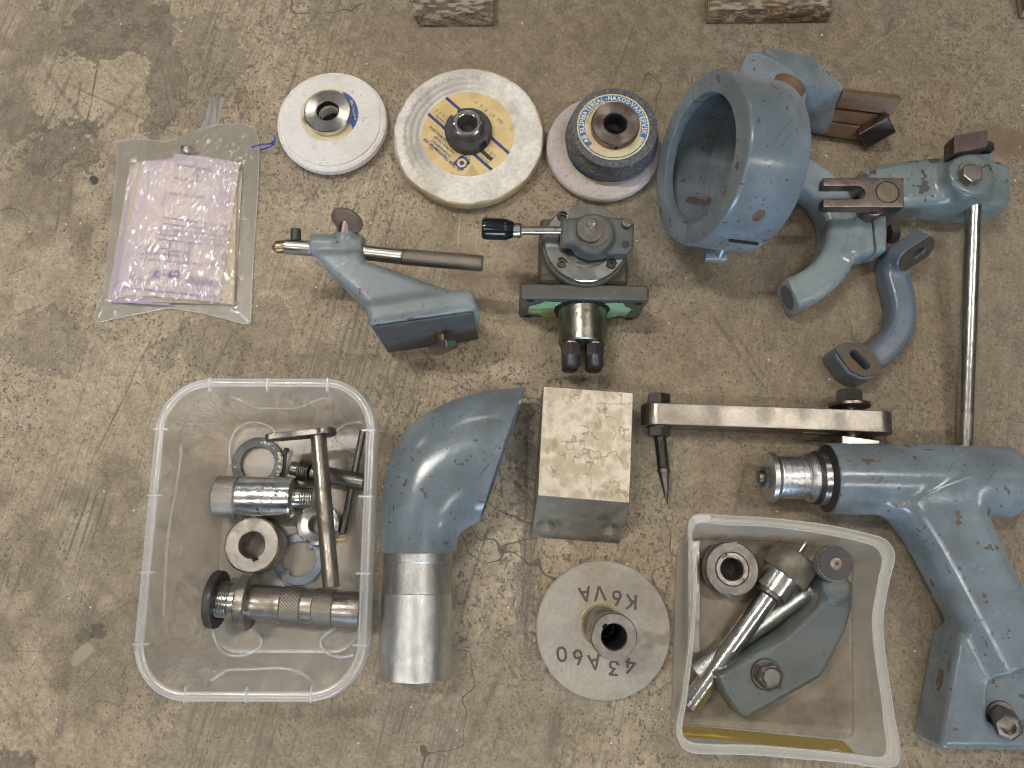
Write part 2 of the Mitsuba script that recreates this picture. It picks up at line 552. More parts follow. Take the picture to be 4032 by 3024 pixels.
def floor_color(p, n, uv):
    wx, wy = noise(p.x * 26, p.y * 26, 3) - .5, noise(p.x * 26, p.y * 26, 9) - .5
    qx, qy = p.x + .03 * wx, p.y + .03 * wy
    q = mi.Point3f(p.x + .0035 * wx, p.y + .0035 * wy, 0)
    f1 = fbm(p.x * 5 + 3, p.y * 5 + 8, 1, 4)
    f2 = fbm(p.x * 38, p.y * 38, 5, 4)
    f3 = noise(p.x * 300, p.y * 300, 2)
    f4 = noise(p.x * 720, p.y * 720, 4)
    # strokes left by dragged loads: fine streaks steeply up to the right, some across
    s1 = noise((p.x * .94 - p.y * .34) * 330 + 3 * wx, (p.x * .34 + p.y * .94) * 11, 1)
    s2 = noise((p.x * .97 - p.y * .22) * 640, (p.x * .22 + p.y * .97) * 22, 5)
    s3 = noise((p.x * .72 + p.y * .69) * 260, (-p.x * .69 + p.y * .72) * 5, 8)
    band = smoothstep(.50, .72, noise(p.x * 11, p.y * 3.5, 21))
    greying = mi.Float(0)
    for c, rx, ry, k in _BL:
        d = dr.sqrt(dr.square((qx - c[0]) / rx) + dr.square((qy - c[1]) / ry)) + 1.5 * (f2 - .5) + .35 * (f3 - .5) + .5 * (f1 - .5)
        greying = dr.maximum(greying, k * smoothstep(1.05, .90, d))
    greying = dr.maximum(greying, .50 * smoothstep(.56, .68, f1 + .35 * (f2 - .5) + .10 * (f3 - .5)))
    greying = dr.maximum(greying, .50 * smoothstep(-.12, .40, p.x + .65 * (p.y - .17) + .5 * (f1 - .5) + .14 * (f2 - .5)))  # greyer and darker towards the right and far side
    light = mix((.425, .350, .252), (.318, .255, .174), smoothstep(.25, .75, .6 * f2 + .4 * f1))
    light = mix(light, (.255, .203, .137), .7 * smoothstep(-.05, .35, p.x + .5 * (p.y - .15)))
    grey = mix((.192, .158, .116), (.130, .106, .080), smoothstep(.35, .65, fbm(p.x * 90, p.y * 90, 3, 3)))
    col = mix(light, grey, greying * (.72 + .28 * smoothstep(.3, .6, f3)))
    col = col * (1 + .30 * (f3 - .5) + .42 * (f4 - .5) + .24 * (fbm(p.x * 110, p.y * 110, 12, 2) - .5))
    # the peeled coat: dark irregular specks, thick in places
    dense = smoothstep(.36, .72, fbm(p.x * 7, p.y * 7, 31, 3))
    sp = .58 * noise(p.x * 400 + 5 * wx, p.y * 300 + 5 * wy, 41) + .42 * noise(p.x * 820, p.y * 640, 43)
    speck = smoothstep(.785 - .15 * dense, .84 - .15 * dense, sp)
    col = mix(col, (.115, .092, .076), .70 * speck)
    big = smoothstep(.70, .75, .6 * noise(p.x * 120 + 3 * wx, p.y * 95, 47) + .4 * noise(p.x * 330, p.y * 330, 44)) * smoothstep(.55, .72, noise(p.x * 9, p.y * 9, 48))
    col = mix(col, (.105, .088, .072), .42 * big)
    col = mix(col, (.175, .150, .122), dr.clip(band * (.36 * smoothstep(.48, .78, s1) * smoothstep(.3, .6, s2) + .35 * smoothstep(.60, .8, s2)), 0, .6))
    col = mix(col, (.15, .125, .10), .22 * smoothstep(.76, .86, s3) * smoothstep(.52, .66, noise(p.x * 6, p.y * 6, 77)))
    col = mix(col, (.17, .14, .11), .30 * smoothstep(.68, .84, s2) * smoothstep(.42, .62, noise(p.x * 13, p.y * 8, 91)))
    dark, pale = mi.Float(0), mi.Float(0)
    for a, b, w, k in _LN:
        v = seg_mark(q, a, b, w * (1.0 if w < .004 else 1.0))
        if k > 0:
            dark = dr.maximum(dark, k * v)
        else:
            pale = dr.maximum(pale, -k * v)
    grain = .45 + .55 * smoothstep(.30, .62, s1 * .5 + s2 * .5) * (.6 + .4 * f3)
    col = mix(col, (.105, .090, .078), dark * grain * 1.05)
    col = mix(col, (.62, .56, .46), pale)
    # hairline cracks
    cr = dr.abs(fbm(p.x * 4.3 + 7, p.y * 4.3 + 2, 61, 5) - .5)
    crack = smoothstep(.0024, .0006, cr) * smoothstep(.50, .60, noise(p.x * 5, p.y * 5, 63))
    col = mix(col, (.085, .07, .055), .8 * crack)
    # black drip, tar-filled gouge with its pale patch, flecks of white paint
    for x, y, r, k in ((390, 690, 19, .9), (378, 2474, 46, .62), (318, 2502, 36, .42), (60, 3000, 60, .5)):
        c = px(x, y)
        d = dr.sqrt(dr.square(qx - .010 * wx - c[0]) + dr.square(qy - c[1])) / (r * _m0) + .7 * (f2 - .5) + .5 * (f3 - .5)
        col = mix(col, (.055, .05, .05), k * smoothstep(1.1, .75, d))
    c = px(340, 2590)
    d = dr.sqrt(dr.square(qx - c[0]) + dr.square((qy - c[1]) * .7)) / (38 * _m0) + .5 * (f2 - .5)
    col = mix(col, (.40, .33, .26), .7 * smoothstep(1.05, .85, d))
    c = px(3985, 575)      # rust run off onto the floor behind the clamp arm
    d = dr.sqrt(dr.square((qx - c[0]) / (190 * _m0)) + dr.square((qy - c[1] + .30 * (qx - c[0])) / (95 * _m0))) + .5 * (f2 - .5)
    col = mix(col, (.165, .105, .066), .78 * smoothstep(1.15, .55, d))
    fx, fy = p.x * 95, p.y * 95
    d1, d2, w1 = voronoi(fx, fy)
    col = mix(col, (.70, .66, .58), smoothstep(.11, .07, d1) * smoothstep(.987, .99, w1))
    return dr.clip(col, .02, .9)


def floor_height(p, n, uv):
    return .6 * noise(p.x * 300, p.y * 300, 2) + .5 * fbm(p.x * 70, p.y * 70, 5, 3) + .4 * noise(p.x * 720, p.y * 720, 4)


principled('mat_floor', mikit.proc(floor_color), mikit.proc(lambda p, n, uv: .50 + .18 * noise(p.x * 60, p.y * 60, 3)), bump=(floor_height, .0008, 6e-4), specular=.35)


def paint(name, base, k=1.0, seed=0.0, wearc=(.115, .085, .065), rough=.19):
    """hammered machine enamel: uneven, dusty, chipped down to brown primer"""
    base = np.array(base)

    def chips(p):
        a = noise(p.x * 62 + seed, p.y * 62, p.z * 62) * .72 + .28 * fbm(p.x * 260, p.y * 260, p.z * 260 + seed, 2) + .10 * (noise(p.x * 9 + seed, p.y * 9, p.z * 9) - .5)
        return smoothstep(.800 - .03 * k, .815 - .03 * k, a)

    def color(p, n, uv):
        v = fbm(p.x * 22 + seed, p.y * 22, p.z * 22, 4)
        c = mix(base * .80, base * 1.16, smoothstep(.25, .75, v))
        dirt = smoothstep(.48, .75, fbm(p.x * 48, p.y * 48 + seed, p.z * 48, 4))
        c = mix(c, base * .5 + np.array([.10, .075, .05]) * .5, .38 * k * dirt)
        c = c * (1 + .10 * (noise(p.x * 520, p.y * 520, p.z * 520) - .5))
        spk = smoothstep(.84, .88, noise(p.x * 260, p.y * 260, p.z * 260 + seed))
        c = mix(c, (.07, .06, .055), .55 * k * spk)
        
        scr = smoothstep(.87, .90, noise((p.x + p.y * .5) * 40, (p.y - p.x * .6) * 420, p.z * 60 + seed)) * smoothstep(.5, .6, v)
        c = mix(c, base * 1.7, .5 * scr)
        sc2 = smoothstep(.90, .93, noise((p.x - p.y * .8) * 300, (p.y + p.x * .7) * 36, p.z * 70 + seed)) * smoothstep(.46, .6, noise(p.x * 26, p.y * 26 + seed, p.z * 26))
        c = mix(c, (.085, .08, .08), .45 * k * sc2)
        return mix(c, wearc, .92 * chips(p))

    def ro(p, n, uv):
        return dr.clip(rough + .16 * (fbm(p.x * 60, p.y * 60, p.z * 60, 3) - .45) + .35 * chips(p), .08, 1)

    def hgt(p, n, uv):
        return .22 * noise(p.x * 95, p.y * 95, p.z * 95) + .10 * noise(p.x * 300, p.y * 300, p.z * 300) - .6 * chips(p)

    principled(name, mikit.proc(color), mikit.proc(ro), bump=(hgt, .0006, 8e-4), specular=.55)


paint('mat_blue', (.172, .212, .242), 1.25, 0.0)
paint('mat_blue_pale', (.205, .244, .256), .6, 5.0)
paint('mat_blue_deep', (.102, .130, .166), .5, 9.0, wearc=(.42, .36, .24), rough=.30)
paint('mat_blue_holder', (.190, .224, .236), .75, 13.0, rough=.34)
paint('mat_green_grey', (.112, .131, .131), .6, 17.0, rough=.35)
paint('mat_teal_grey', (.160, .196, .200), 1.2, 23.0, wearc=(.06, .055, .05), rough=.22)
paint('mat_dark_cast', (.078, .074, .060), .8, 29.0, wearc=(.16, .12, .08), rough=.5)


def metal(name, base, rough, stain=0.3, stainc=(.16, .11, .075), seed=0.0, brush=None, bump=.00012, metallic=1.0, freq=55):
    base = np.array(base)

    def st(p):
        return smoothstep(.45, .72, fbm(p.x * freq + seed, p.y * freq, p.z * freq, 4))

    def color(p, n, uv):
        c = mix(base * .86, base * 1.1, noise(p.x * 130, p.y * 130, p.z * 130 + seed))
        c = c * (1 + .22 * (noise(p.x * 600, p.y * 600, p.z * 600) - .5))
        return mix(c, stainc, stain * st(p))

    def ro(p, n, uv):
        return dr.clip(rough + .30 * stain * st(p) + .10 * (noise(p.x * 210, p.y * 210, p.z * 210) - .5), .05, 1)

    def hgt(p, n, uv):
        h = noise(p.x * 260, p.y * 260, p.z * 260) + .5 * noise(p.x * 700, p.y * 700, p.z * 700)
        return h

    principled(name, mikit.proc(color), mikit.proc(ro), metallic=metallic, bump=(hgt, bump, 6e-4))


metal('mat_steel', (.56, .54, .51), .24, .35, (.28, .23, .18))
metal('mat_steel_bright', (.70, .69, .67), .20, .12, (.36, .33, .30), seed=3)
metal('mat_steel_worn', (.385, .355, .32), .33, .65, (.15, .11, .08), seed=7)
metal('mat_steel_dark', (.215, .20, .185), .36, .5, (.10, .075, .06), seed=11)
metal('mat_steel_brown', (.25, .20, .185), .34, .5, (.10, .07, .055), seed=15)
metal('mat_black_oxide', (.060, .060, .064), .40, .3, (.14, .12, .10), seed=19, metallic=.6)
metal('mat_rust', (.19, .115, .07), .55, .8, (.10, .055, .035), seed=23, metallic=.35, bump=.0004)
metal('mat_aluminium', (.74, .745, .745), .36, .35, (.34, .33, .31), seed=27, freq=28)
metal('mat_disc_steel', (.56, .545, .52), .22, .6, (.20, .18, .16), seed=31, freq=30)
metal('mat_port', (.31, .293, .25), .30, .4, (.17, .15, .11), seed=37)
metal('mat_brass', (.36, .26, .16), .35, .5, (.22, .15, .09), seed=35)
metal('mat_washer_dark', (.075, .08, .088), .42, .45, (.30, .31, .28), seed=39, metallic=.7)
metal('mat_washer_blue', (.20, .23, .27), .36, .4, (.10, .10, .11), seed=43, metallic=.8)


def knurl(name, base, rough, scale):
    """crossed knurling cut along the uv directions of a lathe skin"""
    def h(p, n, uv):
        a, b = uv.x + uv.y, uv.x - uv.y
        return dr.abs(a - dr.floor(a) - .5) + dr.abs(b - dr.floor(b) - .5)

    def color(p, n, uv):
        v = h(p, n, uv)
        return mix(np.array(base) * .35, np.array(base) * 1.25, smoothstep(.25, .75, v)) * (1 + .3 * (noise(p.x * 200, p.y * 200, p.z * 200) - .5))
    principled(name, mikit.proc(color), rough, metallic=.9, bump=(h, scale, 2e-4))


knurl('mat_knurl', (.36, .31, .265), .36, .0006)
knurl('mat_knurl_light', (.56, .52, .46), .32, .0006)


def block_color(p, n, uv):
    a = fbm(p.x * 80, p.y * 80, p.z * 80, 5)
    vein = smoothstep(.030, .0, dr.abs(fbm(p.x * 62 + 5, p.y * 62, p.z * 62, 5) - .5)) * smoothstep(.42, .62, noise(p.x * 55, p.y * 55, p.z * 55))
    c = mix((.62, .56, .45), (.47, .40, .29), smoothstep(.38, .62, a))
    c = mix(c, (.30, .22, .14), .55 * smoothstep(.58, .68, fbm(p.x * 120 + 9, p.y * 60, p.z * 120, 4)))
    c = mix(c, (.19, .115, .06), .65 * vein)
    return c * (1 + .22 * (noise(p.x * 420, p.y * 420, p.z * 420) - .5))


principled('mat_block_top', mikit.proc(block_color), .40, metallic=.45, bump=(lambda p, n, uv: fbm(p.x * 120, p.y * 120, p.z * 120, 3), .0005, 6e-4))
metal('mat_block_side', (.215, .195, .15), .48, .8, (.105, .082, .055), seed=51, metallic=.4, freq=44)


def grit(name, base, alt, speck, freq, amp, rough=.9, stain=None, seed=0.0, hscale=.0012):
    base, alt = np.array(base), np.array(alt)

    def color(p, n, uv):
        c = mix(base, alt, smoothstep(.40, .72, fbm(p.x * 24 + seed, p.y * 24, p.z * 24, 4)))
        g = noise(p.x * freq, p.y * freq, p.z * freq)
        g2 = noise(p.x * freq * .45, p.y * freq * .45, p.z * freq * .45 + 5)
        c = c * (1 + amp * (g - .5) + .7 * amp * (g2 - .5))
        c = mix(c, speck, .6 * smoothstep(.80, .88, g2))
        if stain:
            c = mix(c, stain, .65 * smoothstep(.66, .76, fbm(p.x * 34 + seed, p.y * 34, p.z * 34 + 4, 3)))
        return dr.clip(c, .01, .92)
    principled(name, mikit.proc(color), rough, bump=(lambda p, n, uv: noise(p.x * freq, p.y * freq, p.z * freq), hscale, 5e-4), specular=.25)


grit('mat_wheel_white', (.80, .77, .745), (.70, .665, .635), (.48, .44, .42), 480, .10, stain=(.50, .43, .38), hscale=.0004)
grit('mat_wheel_pink', (.58, .52, .505), (.49, .435, .42), (.36, .31, .29), 480, .16, stain=(.42, .30, .20), seed=4, hscale=.0006)
grit('mat_wheel_grey', (.125, .127, .138), (.105, .107, .116), (.30, .31, .33), 640, .75, seed=8, hscale=.0006)
grit('mat_wheel_tan', (.42, .38, .32), (.32, .28, .23), (.26, .23, .19), 420, .16, stain=(.23, .19, .15), seed=12, hscale=.0006)

G1 = frame(1500, 250, 2.86)
_W2 = (*G1(984, 800, .019)[:2], wide(G1, 984, 800, .016, 845))   # centre and radius of the big cream wheel


def cream_color(p, n, uv):
    cx, cy = _W2[0], _W2[1]
    dx, dy = p.x - cx, p.y - cy
    r = dr.sqrt(dx * dx + dy * dy) / _W2[2]
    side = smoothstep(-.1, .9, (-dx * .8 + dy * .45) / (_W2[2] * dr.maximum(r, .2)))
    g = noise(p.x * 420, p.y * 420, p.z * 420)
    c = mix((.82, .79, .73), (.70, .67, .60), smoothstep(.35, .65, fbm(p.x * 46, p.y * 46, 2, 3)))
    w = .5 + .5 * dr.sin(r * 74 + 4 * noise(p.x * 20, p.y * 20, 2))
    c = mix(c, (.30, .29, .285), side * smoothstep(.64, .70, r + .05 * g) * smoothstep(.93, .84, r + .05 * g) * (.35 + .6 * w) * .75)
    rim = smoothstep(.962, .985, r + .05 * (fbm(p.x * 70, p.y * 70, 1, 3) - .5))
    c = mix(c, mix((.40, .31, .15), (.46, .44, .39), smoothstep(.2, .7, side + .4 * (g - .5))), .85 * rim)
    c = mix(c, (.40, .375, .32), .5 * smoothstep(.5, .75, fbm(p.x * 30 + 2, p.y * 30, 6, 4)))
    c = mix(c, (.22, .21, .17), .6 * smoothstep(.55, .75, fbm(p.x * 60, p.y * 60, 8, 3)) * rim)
    return c * (1 + .22 * (g - .5))


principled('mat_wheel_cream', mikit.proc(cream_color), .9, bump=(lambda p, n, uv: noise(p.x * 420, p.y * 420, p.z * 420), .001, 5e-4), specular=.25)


def label_color(c1, c2, c3, seed):
    def f(p, n, uv):
        a = fbm(p.x * 70 + seed, p.y * 70, 2, 4)
        c = mix(c1, c2, smoothstep(.4, .7, a))
        return mix(c, c3, .5 * smoothstep(.66, .78, fbm(p.x * 45, p.y * 45 + seed, 6, 3)))
    return mikit.proc(f)


principled('mat_label_yellow', label_color((.72, .55, .27), (.64, .47, .21), (.34, .23, .10), 1.0), .55, specular=.4)
principled('mat_label_cream', label_color((.70, .60, .39), (.62, .51, .31), (.44, .33, .18), 7.0), .5, specular=.4)
for _k, _c, _r in (('navy', (.035, .055, .20), .5), ('blue', (.040, .165, .36), .45), ('royal', (.035, .10, .33), .45), ('ink', (.030, .028, .035), .6), ('stamp', (.26, .23, .13), .7),
                   ('violet', (.30, .16, .15), .7), ('white', (.74, .72, .66), .5), ('pencil', (.115, .095, .085), .8), ('marker', (.04, .036, .03), .55)):
    principled('mat_print_' + _k, _c, _r)
principled('mat_bakelite', (.010, .010, .013), .17, specular=.6)
principled('mat_mint', mikit.proc(lambda p, n, uv: mix((.27, .47, .27), mix((.20, .16, .06), (.34, .36, .10), noise(p.x * 150, p.y * 150, p.z * 150)),
           .8 * smoothstep(.46, .62, fbm(p.x * 40, p.y * 40, p.z * 40 + 3, 3) + 6.0 * (.030 - p.z)))), .55)
principled('mat_string', (.02, .07, .42), .5)
principled('mat_void', (.012, .011, .010), .7)  # near-black that stands in for the shade inside holes and gaps


def wood_color(p, n, uv):
    g = noise(p.x * 90, p.y * 22, p.z * 160) * .6 + noise(p.x * 380, p.y * 60, p.z * 500) * .4
    c = mix((.105, .068, .038), (.34, .255, .165), smoothstep(.3, .75, g))
    return mix(c, (.045, .030, .020), .7 * smoothstep(.62, .75, fbm(p.x * 50, p.y * 26, p.z * 80, 3)))


principled('mat_wood_rough', mikit.proc(lambda p, n, uv: mix(mix((.13, .10, .07), (.33, .265, .195), smoothstep(.3, .7, noise(p.x * 130, p.y * 420, p.z * 60))), (.07, .05, .035),
           .7 * smoothstep(.58, .75, noise(p.x * 70, p.y * 260, p.z * 40 + 5)))), .9, bump=(lambda p, n, uv: noise(p.x * 130, p.y * 420, p.z * 60), .002, 6e-4))
principled('mat_wood_end', mikit.proc(wood_color), .85, bump=(lambda p, n, uv: noise(p.x * 160, p.y * 90, p.z * 300), .0012, 6e-4))


def paper_color(p, n, uv):
    v = fbm(p.x * 16 + 3, p.y * 16, 4, 3)
    fold = smoothstep(.010, .003, dr.abs(uv.x - .44 - .02 * uv.y)) + smoothstep(.05, .0, uv.x) + smoothstep(.95, 1.0, uv.x)
    c = mix((.68, .57, .62), (.78, .66, .64), smoothstep(.35, .65, v))
    c = mix(c, (.80, .68, .55), dr.clip(.55 * fold, 0, 1))
    return mix(c, (.50, .42, .62), .40 * smoothstep(.30, .0, uv.x + .2 * (v - .5)))


principled('mat_paper', mikit.proc(paper_color), .7)
principled('mat_paper_edge', (.70, .58, .44), .8)
principled('mat_paper_violet', (.52, .43, .60), .7)
principled('mat_print_plan', (.17, .15, .38), .7)


def film(name, color, haze, rough, trans, gloss=.06, ga=.10):
    """translucent plastic sheet: part clear, part milky scattering, with a surface sheen"""
    share = gloss / (gloss + (.2 if isinstance(haze, dict) else haze))
    scene[name] = {'type': 'mask', 'opacity': haze if isinstance(haze, dict) else float(haze + gloss),
                   'bsdf': {'type': 'blendbsdf', 'weight': float(share),
                            'bsdf_0': {'type': 'principledthin', 'base_color': color if isinstance(color, dict) else rgb(color), 'roughness': rough, 'diff_trans': trans, 'spec_trans': 0.0, 'eta': 1.45},
                            'bsdf_1': {'type': 'twosided', 'bsdf': {'type': 'roughconductor', 'alpha': float(ga)}}}}


film('mat_tub_clear', (.90, .89, .87), mikit.proc(lambda p, n, uv: dr.clip(.25 + .10 * (noise(p.x * 30, p.y * 30, p.z * 30) - .5), 0, 1)), .25, .7, .05, .10)
film('mat_tub_rim', (.92, .93, .94), .33, .18, .6, .09, .08)
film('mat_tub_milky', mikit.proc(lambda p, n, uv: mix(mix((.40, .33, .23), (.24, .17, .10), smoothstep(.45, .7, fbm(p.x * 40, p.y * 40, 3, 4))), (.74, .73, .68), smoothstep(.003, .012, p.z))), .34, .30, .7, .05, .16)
film('mat_tub_milky_rim', (.80, .79, .73), .40, .25, .6, .06, .14)
film('mat_bag', (.72, .70, .62), .11, .12, .7, .10, .035)
film('mat_bag_under', (.62, .60, .51), .55, .12, .7, .03, .1)
film('mat_puddle', (.66, .46, .13), .93, .15, .35)
film('mat_tub_ridge', (.92, .93, .94), .20, .2, .6, .08, .08)
# ---------------------------------------------------------------- the floor
def sheet(x0, x1, y0, y1, nx, ny):
    gx, gy = np.meshgrid(np.linspace(x0, x1, nx + 1), np.linspace(y0, y1, ny + 1), indexing='ij')
    V = np.stack([gx, gy, 0 * gx], -1).reshape(-1, 3)
    i, j = np.meshgrid(np.arange(nx), np.arange(ny), indexing='ij')
    a = (i * (ny + 1) + j).ravel()
    q = np.stack([a, a + ny + 1, a + ny + 2, a + 1], 1)
    return trimesh.Trimesh(V, np.vstack([q[:, [0, 1, 2]], q[:, [0, 2, 3]]]), process=False)


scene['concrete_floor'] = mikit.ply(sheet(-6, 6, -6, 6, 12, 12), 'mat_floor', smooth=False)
labels['concrete_floor'] = {'label': 'worn tan and grey concrete floor with scratches and stains under everything', 'category': 'floor', 'kind': 'structure'}

principled('mat_tape', mikit.proc(lambda p, n, uv: mix((.30, .285, .26), (.20, .185, .16), smoothstep(.35, .65, fbm(p.x * 260, p.y * 30, 3, 3)))), .5)
tp_ = thing('tape_strip', 'short strip of grey tape stuck to the floor above the plastic bag', 'tape')
_q = [px(x, y, 0) for x, y in ((832, 383), (885, 386), (857, 505), (790, 505))]
part(tp_, 'strip', hull([q + np.array([0, 0, dz]) for q in _q for dz in (.0001, .0005)]), 'mat_tape', False)
# ---------------------------------------------------------------- crops of the photograph that the measurements below were read from
FA, FB, FC = frame(1000, 200, 1.3012), frame(2500, 100, 1.4439), frame(500, 1450, 1.2291)
FD, FE, FP = frame(2500, 1450, 1.0542), frame(1400, 1450, 1.2292), frame(0, 300, 1.508)
G2, G3, G4, G5 = frame(2100, 300, 3.19), frame(1850, 780, 2.37), frame(1050, 800, 2.4578), frame(2650, 150, 2.212)
G6, G7, G8, K3, K5 = frame(2900, 1650, 1.954), frame(3500, 2150, 1.951), frame(1050, 250, 3.686), frame(3300, 400, 3.0164), frame(3100, 850, 2.0743)


def circ(c, r, n=96):
    a = np.arange(n) * 2 * np.pi / n
    return Polygon(np.column_stack([c[0] + r * np.cos(a), c[1] + r * np.sin(a)]))


def flat(poly, z, t=0.0002):
    """thin sheet (paper, print) lying level at height z"""
    ms = []
    for g in getattr(poly, 'geoms', [poly]):
        m = trimesh.creation.extrude_polygon(g, t, engine='earcut')
        m.apply_translation([0, 0, z])
        ms.append(m)
    return cat(*ms)


def at(m, c, z=0.0):
    m = m.copy()
    m.apply_translation([c[0], c[1], z])
    return m


def brushed_ring(c, z, r0, r1, seg=160):
    """flat turned face whose uv runs round the circle, for a lathe-cut sheen"""
    a = np.linspace(0, 2 * np.pi, seg + 1)
    rr = np.linspace(r0, r1, 5)
    V = np.stack([c[0] + rr[:, None] * np.cos(a), c[1] + rr[:, None] * np.sin(a), np.full((5, seg + 1), z)], -1).reshape(-1, 3)
    uv = np.stack([np.repeat(a[None] / (2 * np.pi), 5, 0), np.repeat(rr[:, None], seg + 1, 1) / r1], -1).reshape(-1, 2)
    i, j = np.meshgrid(np.arange(4), np.arange(seg), indexing='ij')
    q = (i * (seg + 1) + j).ravel()
    q = np.stack([q, q + seg + 1, q + seg + 2, q + 1], 1)
    return trimesh.Trimesh(V, np.vstack([q[:, [0, 1, 2]], q[:, [0, 2, 3]]]), process=False), uv


principled('mat_turned', mikit.proc(lambda p, n, uv: mi.Color3f(.54, .53, .515) * (1 + .22 * (noise(uv.y * 190, 3) - .5) + .12 * (noise(p.x * 300, p.y * 300) - .5))), .26, metallic=1, anisotropic=.85)

# ---------------------------------------------------------------- white dish wheel, top left
w = thing('grinding_wheel', 'white dish grinding wheel with bright steel hub, leftmost of the upper wheels', 'grinding wheel', None)
c = G8(935, 820, .017)
R = wide(G8, 947, 850, .013, 797)
part(w, 'disc', at(lathe([(.016, .0172), (R * .895, .0172), (R * .905, .0154), (R * .925, .0150), (R * .938, .0158), (R - .003, .0152), (R - .0008, .0140), (R, .012), (R, .0075), (R - .001, .006), (R * .72, .0),
                          (.016, .0)], 128), c), 'mat_wheel_white', 30)
lc = G8(912, 745, .0173)
lr = wide(G8, 912, 745, .0173, 421)
lab = part(w, 'paper_label', flat(circ(lc, lr).difference(circ(G8(883, 685, .0265), .011)), .01725), 'mat_label_cream', False, label='cream paper label with blue segment under the hub')
P0, P1 = G8(1110, 415, .0175), G8(1250, 972, .0175)
dv = (P1 - P0)[:2]
nv = np.array([-dv[1], dv[0]]) / np.linalg.norm(dv)
seg = circ(lc, lr - .0003).intersection(Polygon([P0[:2] - dv, P1[:2] + dv, P1[:2] + dv + nv * .2, P0[:2] - dv + nv * .2]))
part(lab, 'blue_print', flat(seg, .01746), 'mat_print_royal', False)
part(lab, 'lettering', cat(text_line('Slip-Naxos', G8(1205, 540, .0177)[:2], G8(1262, 775, .0177)[:2], .0177, True, .0030), flat(circ(G8(1283, 800, .0177), .0014, 4), .0177)), 'mat_print_white', False)
part(lab, 'serial_number', text_line('133849', G8(512, 782, .0175)[:2], G8(553, 893, .0175)[:2], .01746, False, .0032), 'mat_print_ink', False)
hc = G8(883, 685, .0265)
hr = wide(G8, 883, 685, .0265, 343)
br = wide(G8, 883, 685, .0265, 158)
hub = lathe([(br, .0262), (br + .0006, .0267), (hr - .0012, .0267), (hr, .0257), (hr, .0175), (br, .0175)], 96)
key = box([br, 0, .022], [.0062, .0056, .02], c=.0003)
key.apply_transform(trimesh.transformations.rotation_matrix(math.radians(22), [0, 0, 1]))
hk = part(w, 'hub', at(cut(hub, key), hc), 'mat_steel_bright', 30)
f, fuv = brushed_ring(hc, .02674, br + .0009, hr - .0014)
part(hk, 'turned_face', f, 'mat_turned', True, uv=fuv)
part(w, 'bore', at(lathe([(br - .0004, .0250)] + thread_profile(br - .0002, .008, .018, .0014, -.0006) + [(br - .0004, .004), (0, .004), (0, .0036), (br - .0001, .0036), (br - .0001, .0250)], 48), hc), 'mat_void', 30)  # near-black lining: shade of the deep, oily bore put into its colour

# ---------------------------------------------------------------- big cream wheel with yellow label
w = thing('grinding_wheel', 'large cream grinding wheel with round yellow label and black ring nut', 'grinding wheel')
c, R = np.array([_W2[0], _W2[1], 0]), _W2[2]
prof = [(.012, .0192), (R * .62, .0192), (R * .66, .0186), (R * .70, .0190), (R * .74, .0185), (R * .80, .0190), (R - .006, .0190), (R - .0022, .0184), (R - .0005, .0170), (R, .0150), (R, .0085), (R - .001, .0062), (R - .003, .0055), (.012, .0055)]
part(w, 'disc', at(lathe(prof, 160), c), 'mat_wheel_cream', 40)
part(w, 'lower_flange', at(lathe([(.010, .0058), (.030, .0058), (.031, .005), (.031, 0), (.010, 0)], 64), c), 'mat_steel_dark', 30)
lc = G1(983, 790, .0194)
lr = wide(G1, 983, 790, .0194, 520)
lab = part(w, 'paper_label', flat(circ(lc, lr), .01925), 'mat_label_yellow', False, label='round yellow paper label with two navy stripes and printing')
Z = .01946


def g1(x, y):
    return G1(x, y, Z)[:2]


def stripe(a, b, wd):
    a, b = np.asarray(a), np.asarray(b)
    d = (b - a) / np.linalg.norm(b - a)
    n = np.array([-d[1], d[0]]) * wd / 2
    return Polygon([a + n, b + n, b - n, a - n])


disc_l = circ(lc, lr - .0002)
sw = wide(G1, 983, 790, Z, 34)
part(lab, 'stripe', flat(stripe(g1(690, 345), g1(1475, 1042), sw).intersection(disc_l), Z), 'mat_print_navy', False)
part(lab, 'stripe', flat(stripe(g1(490, 530), g1(1275, 1222), sw).intersection(disc_l), Z), 'mat_print_navy', False)
lines = [('SLIMA Slipmaterial AB', (905, 1195), (500, 840), True), ('34300 ALMHULT', (800, 1048), (578, 852), True), ('Tel: 0476-12230', (834, 1008), (612, 816), True),
         ('62 WALLIN S', (748, 868), (562, 702), True), ('Order No.', (722, 662), (622, 578), False), ('Max rpm', (1222, 1118), (1128, 1036), False), ('SLIMA', (1010, 1090), (935, 1026), True)]
part(lab, 'lettering', cat(*[text_line(s, g1(*a), g1(*b), Z, bo) for s, a, b, bo in lines]), 'mat_print_navy', False)
part(lab, 'lettering', cat(*[text_line(s, g1(*a), g1(*b), Z, False, .0046) for s, a, b in (('6 K 9 0', (762, 610), (640, 508)), ('3 8 0', (1308, 1045), (1205, 955)))]), 'mat_print_stamp', False)
part(lab, 'lettering', text_line('WA   60   K   6   V', g1(1385, 660), g1(1075, 415), Z, False, .0044), 'mat_print_violet', False)
lg = g1(910, 1120)
sq = affinity.rotate(Polygon([(-1, -1), (1, -1), (1, 1), (-1, 1)]), math.degrees(math.atan2(*(g1(1475, 1042) - g1(690, 345))[::-1])), origin=(0, 0))
sq = affinity.translate(affinity.scale(sq, .0070, .0070, origin=(0, 0)), *lg)
part(lab, 'emblem', flat(sq.difference(circ(lg, .0054)).union(circ(lg, .0025)), Z), 'mat_print_navy', False, label='navy square emblem with yellow ring and dot')
part(lab, 'marker_stroke', flat(stripe(g1(1130, 978), g1(1245, 1085), .0034).buffer(.0005), Z + .0001), 'mat_print_marker', False)
fc = G1(982, 735, .030)
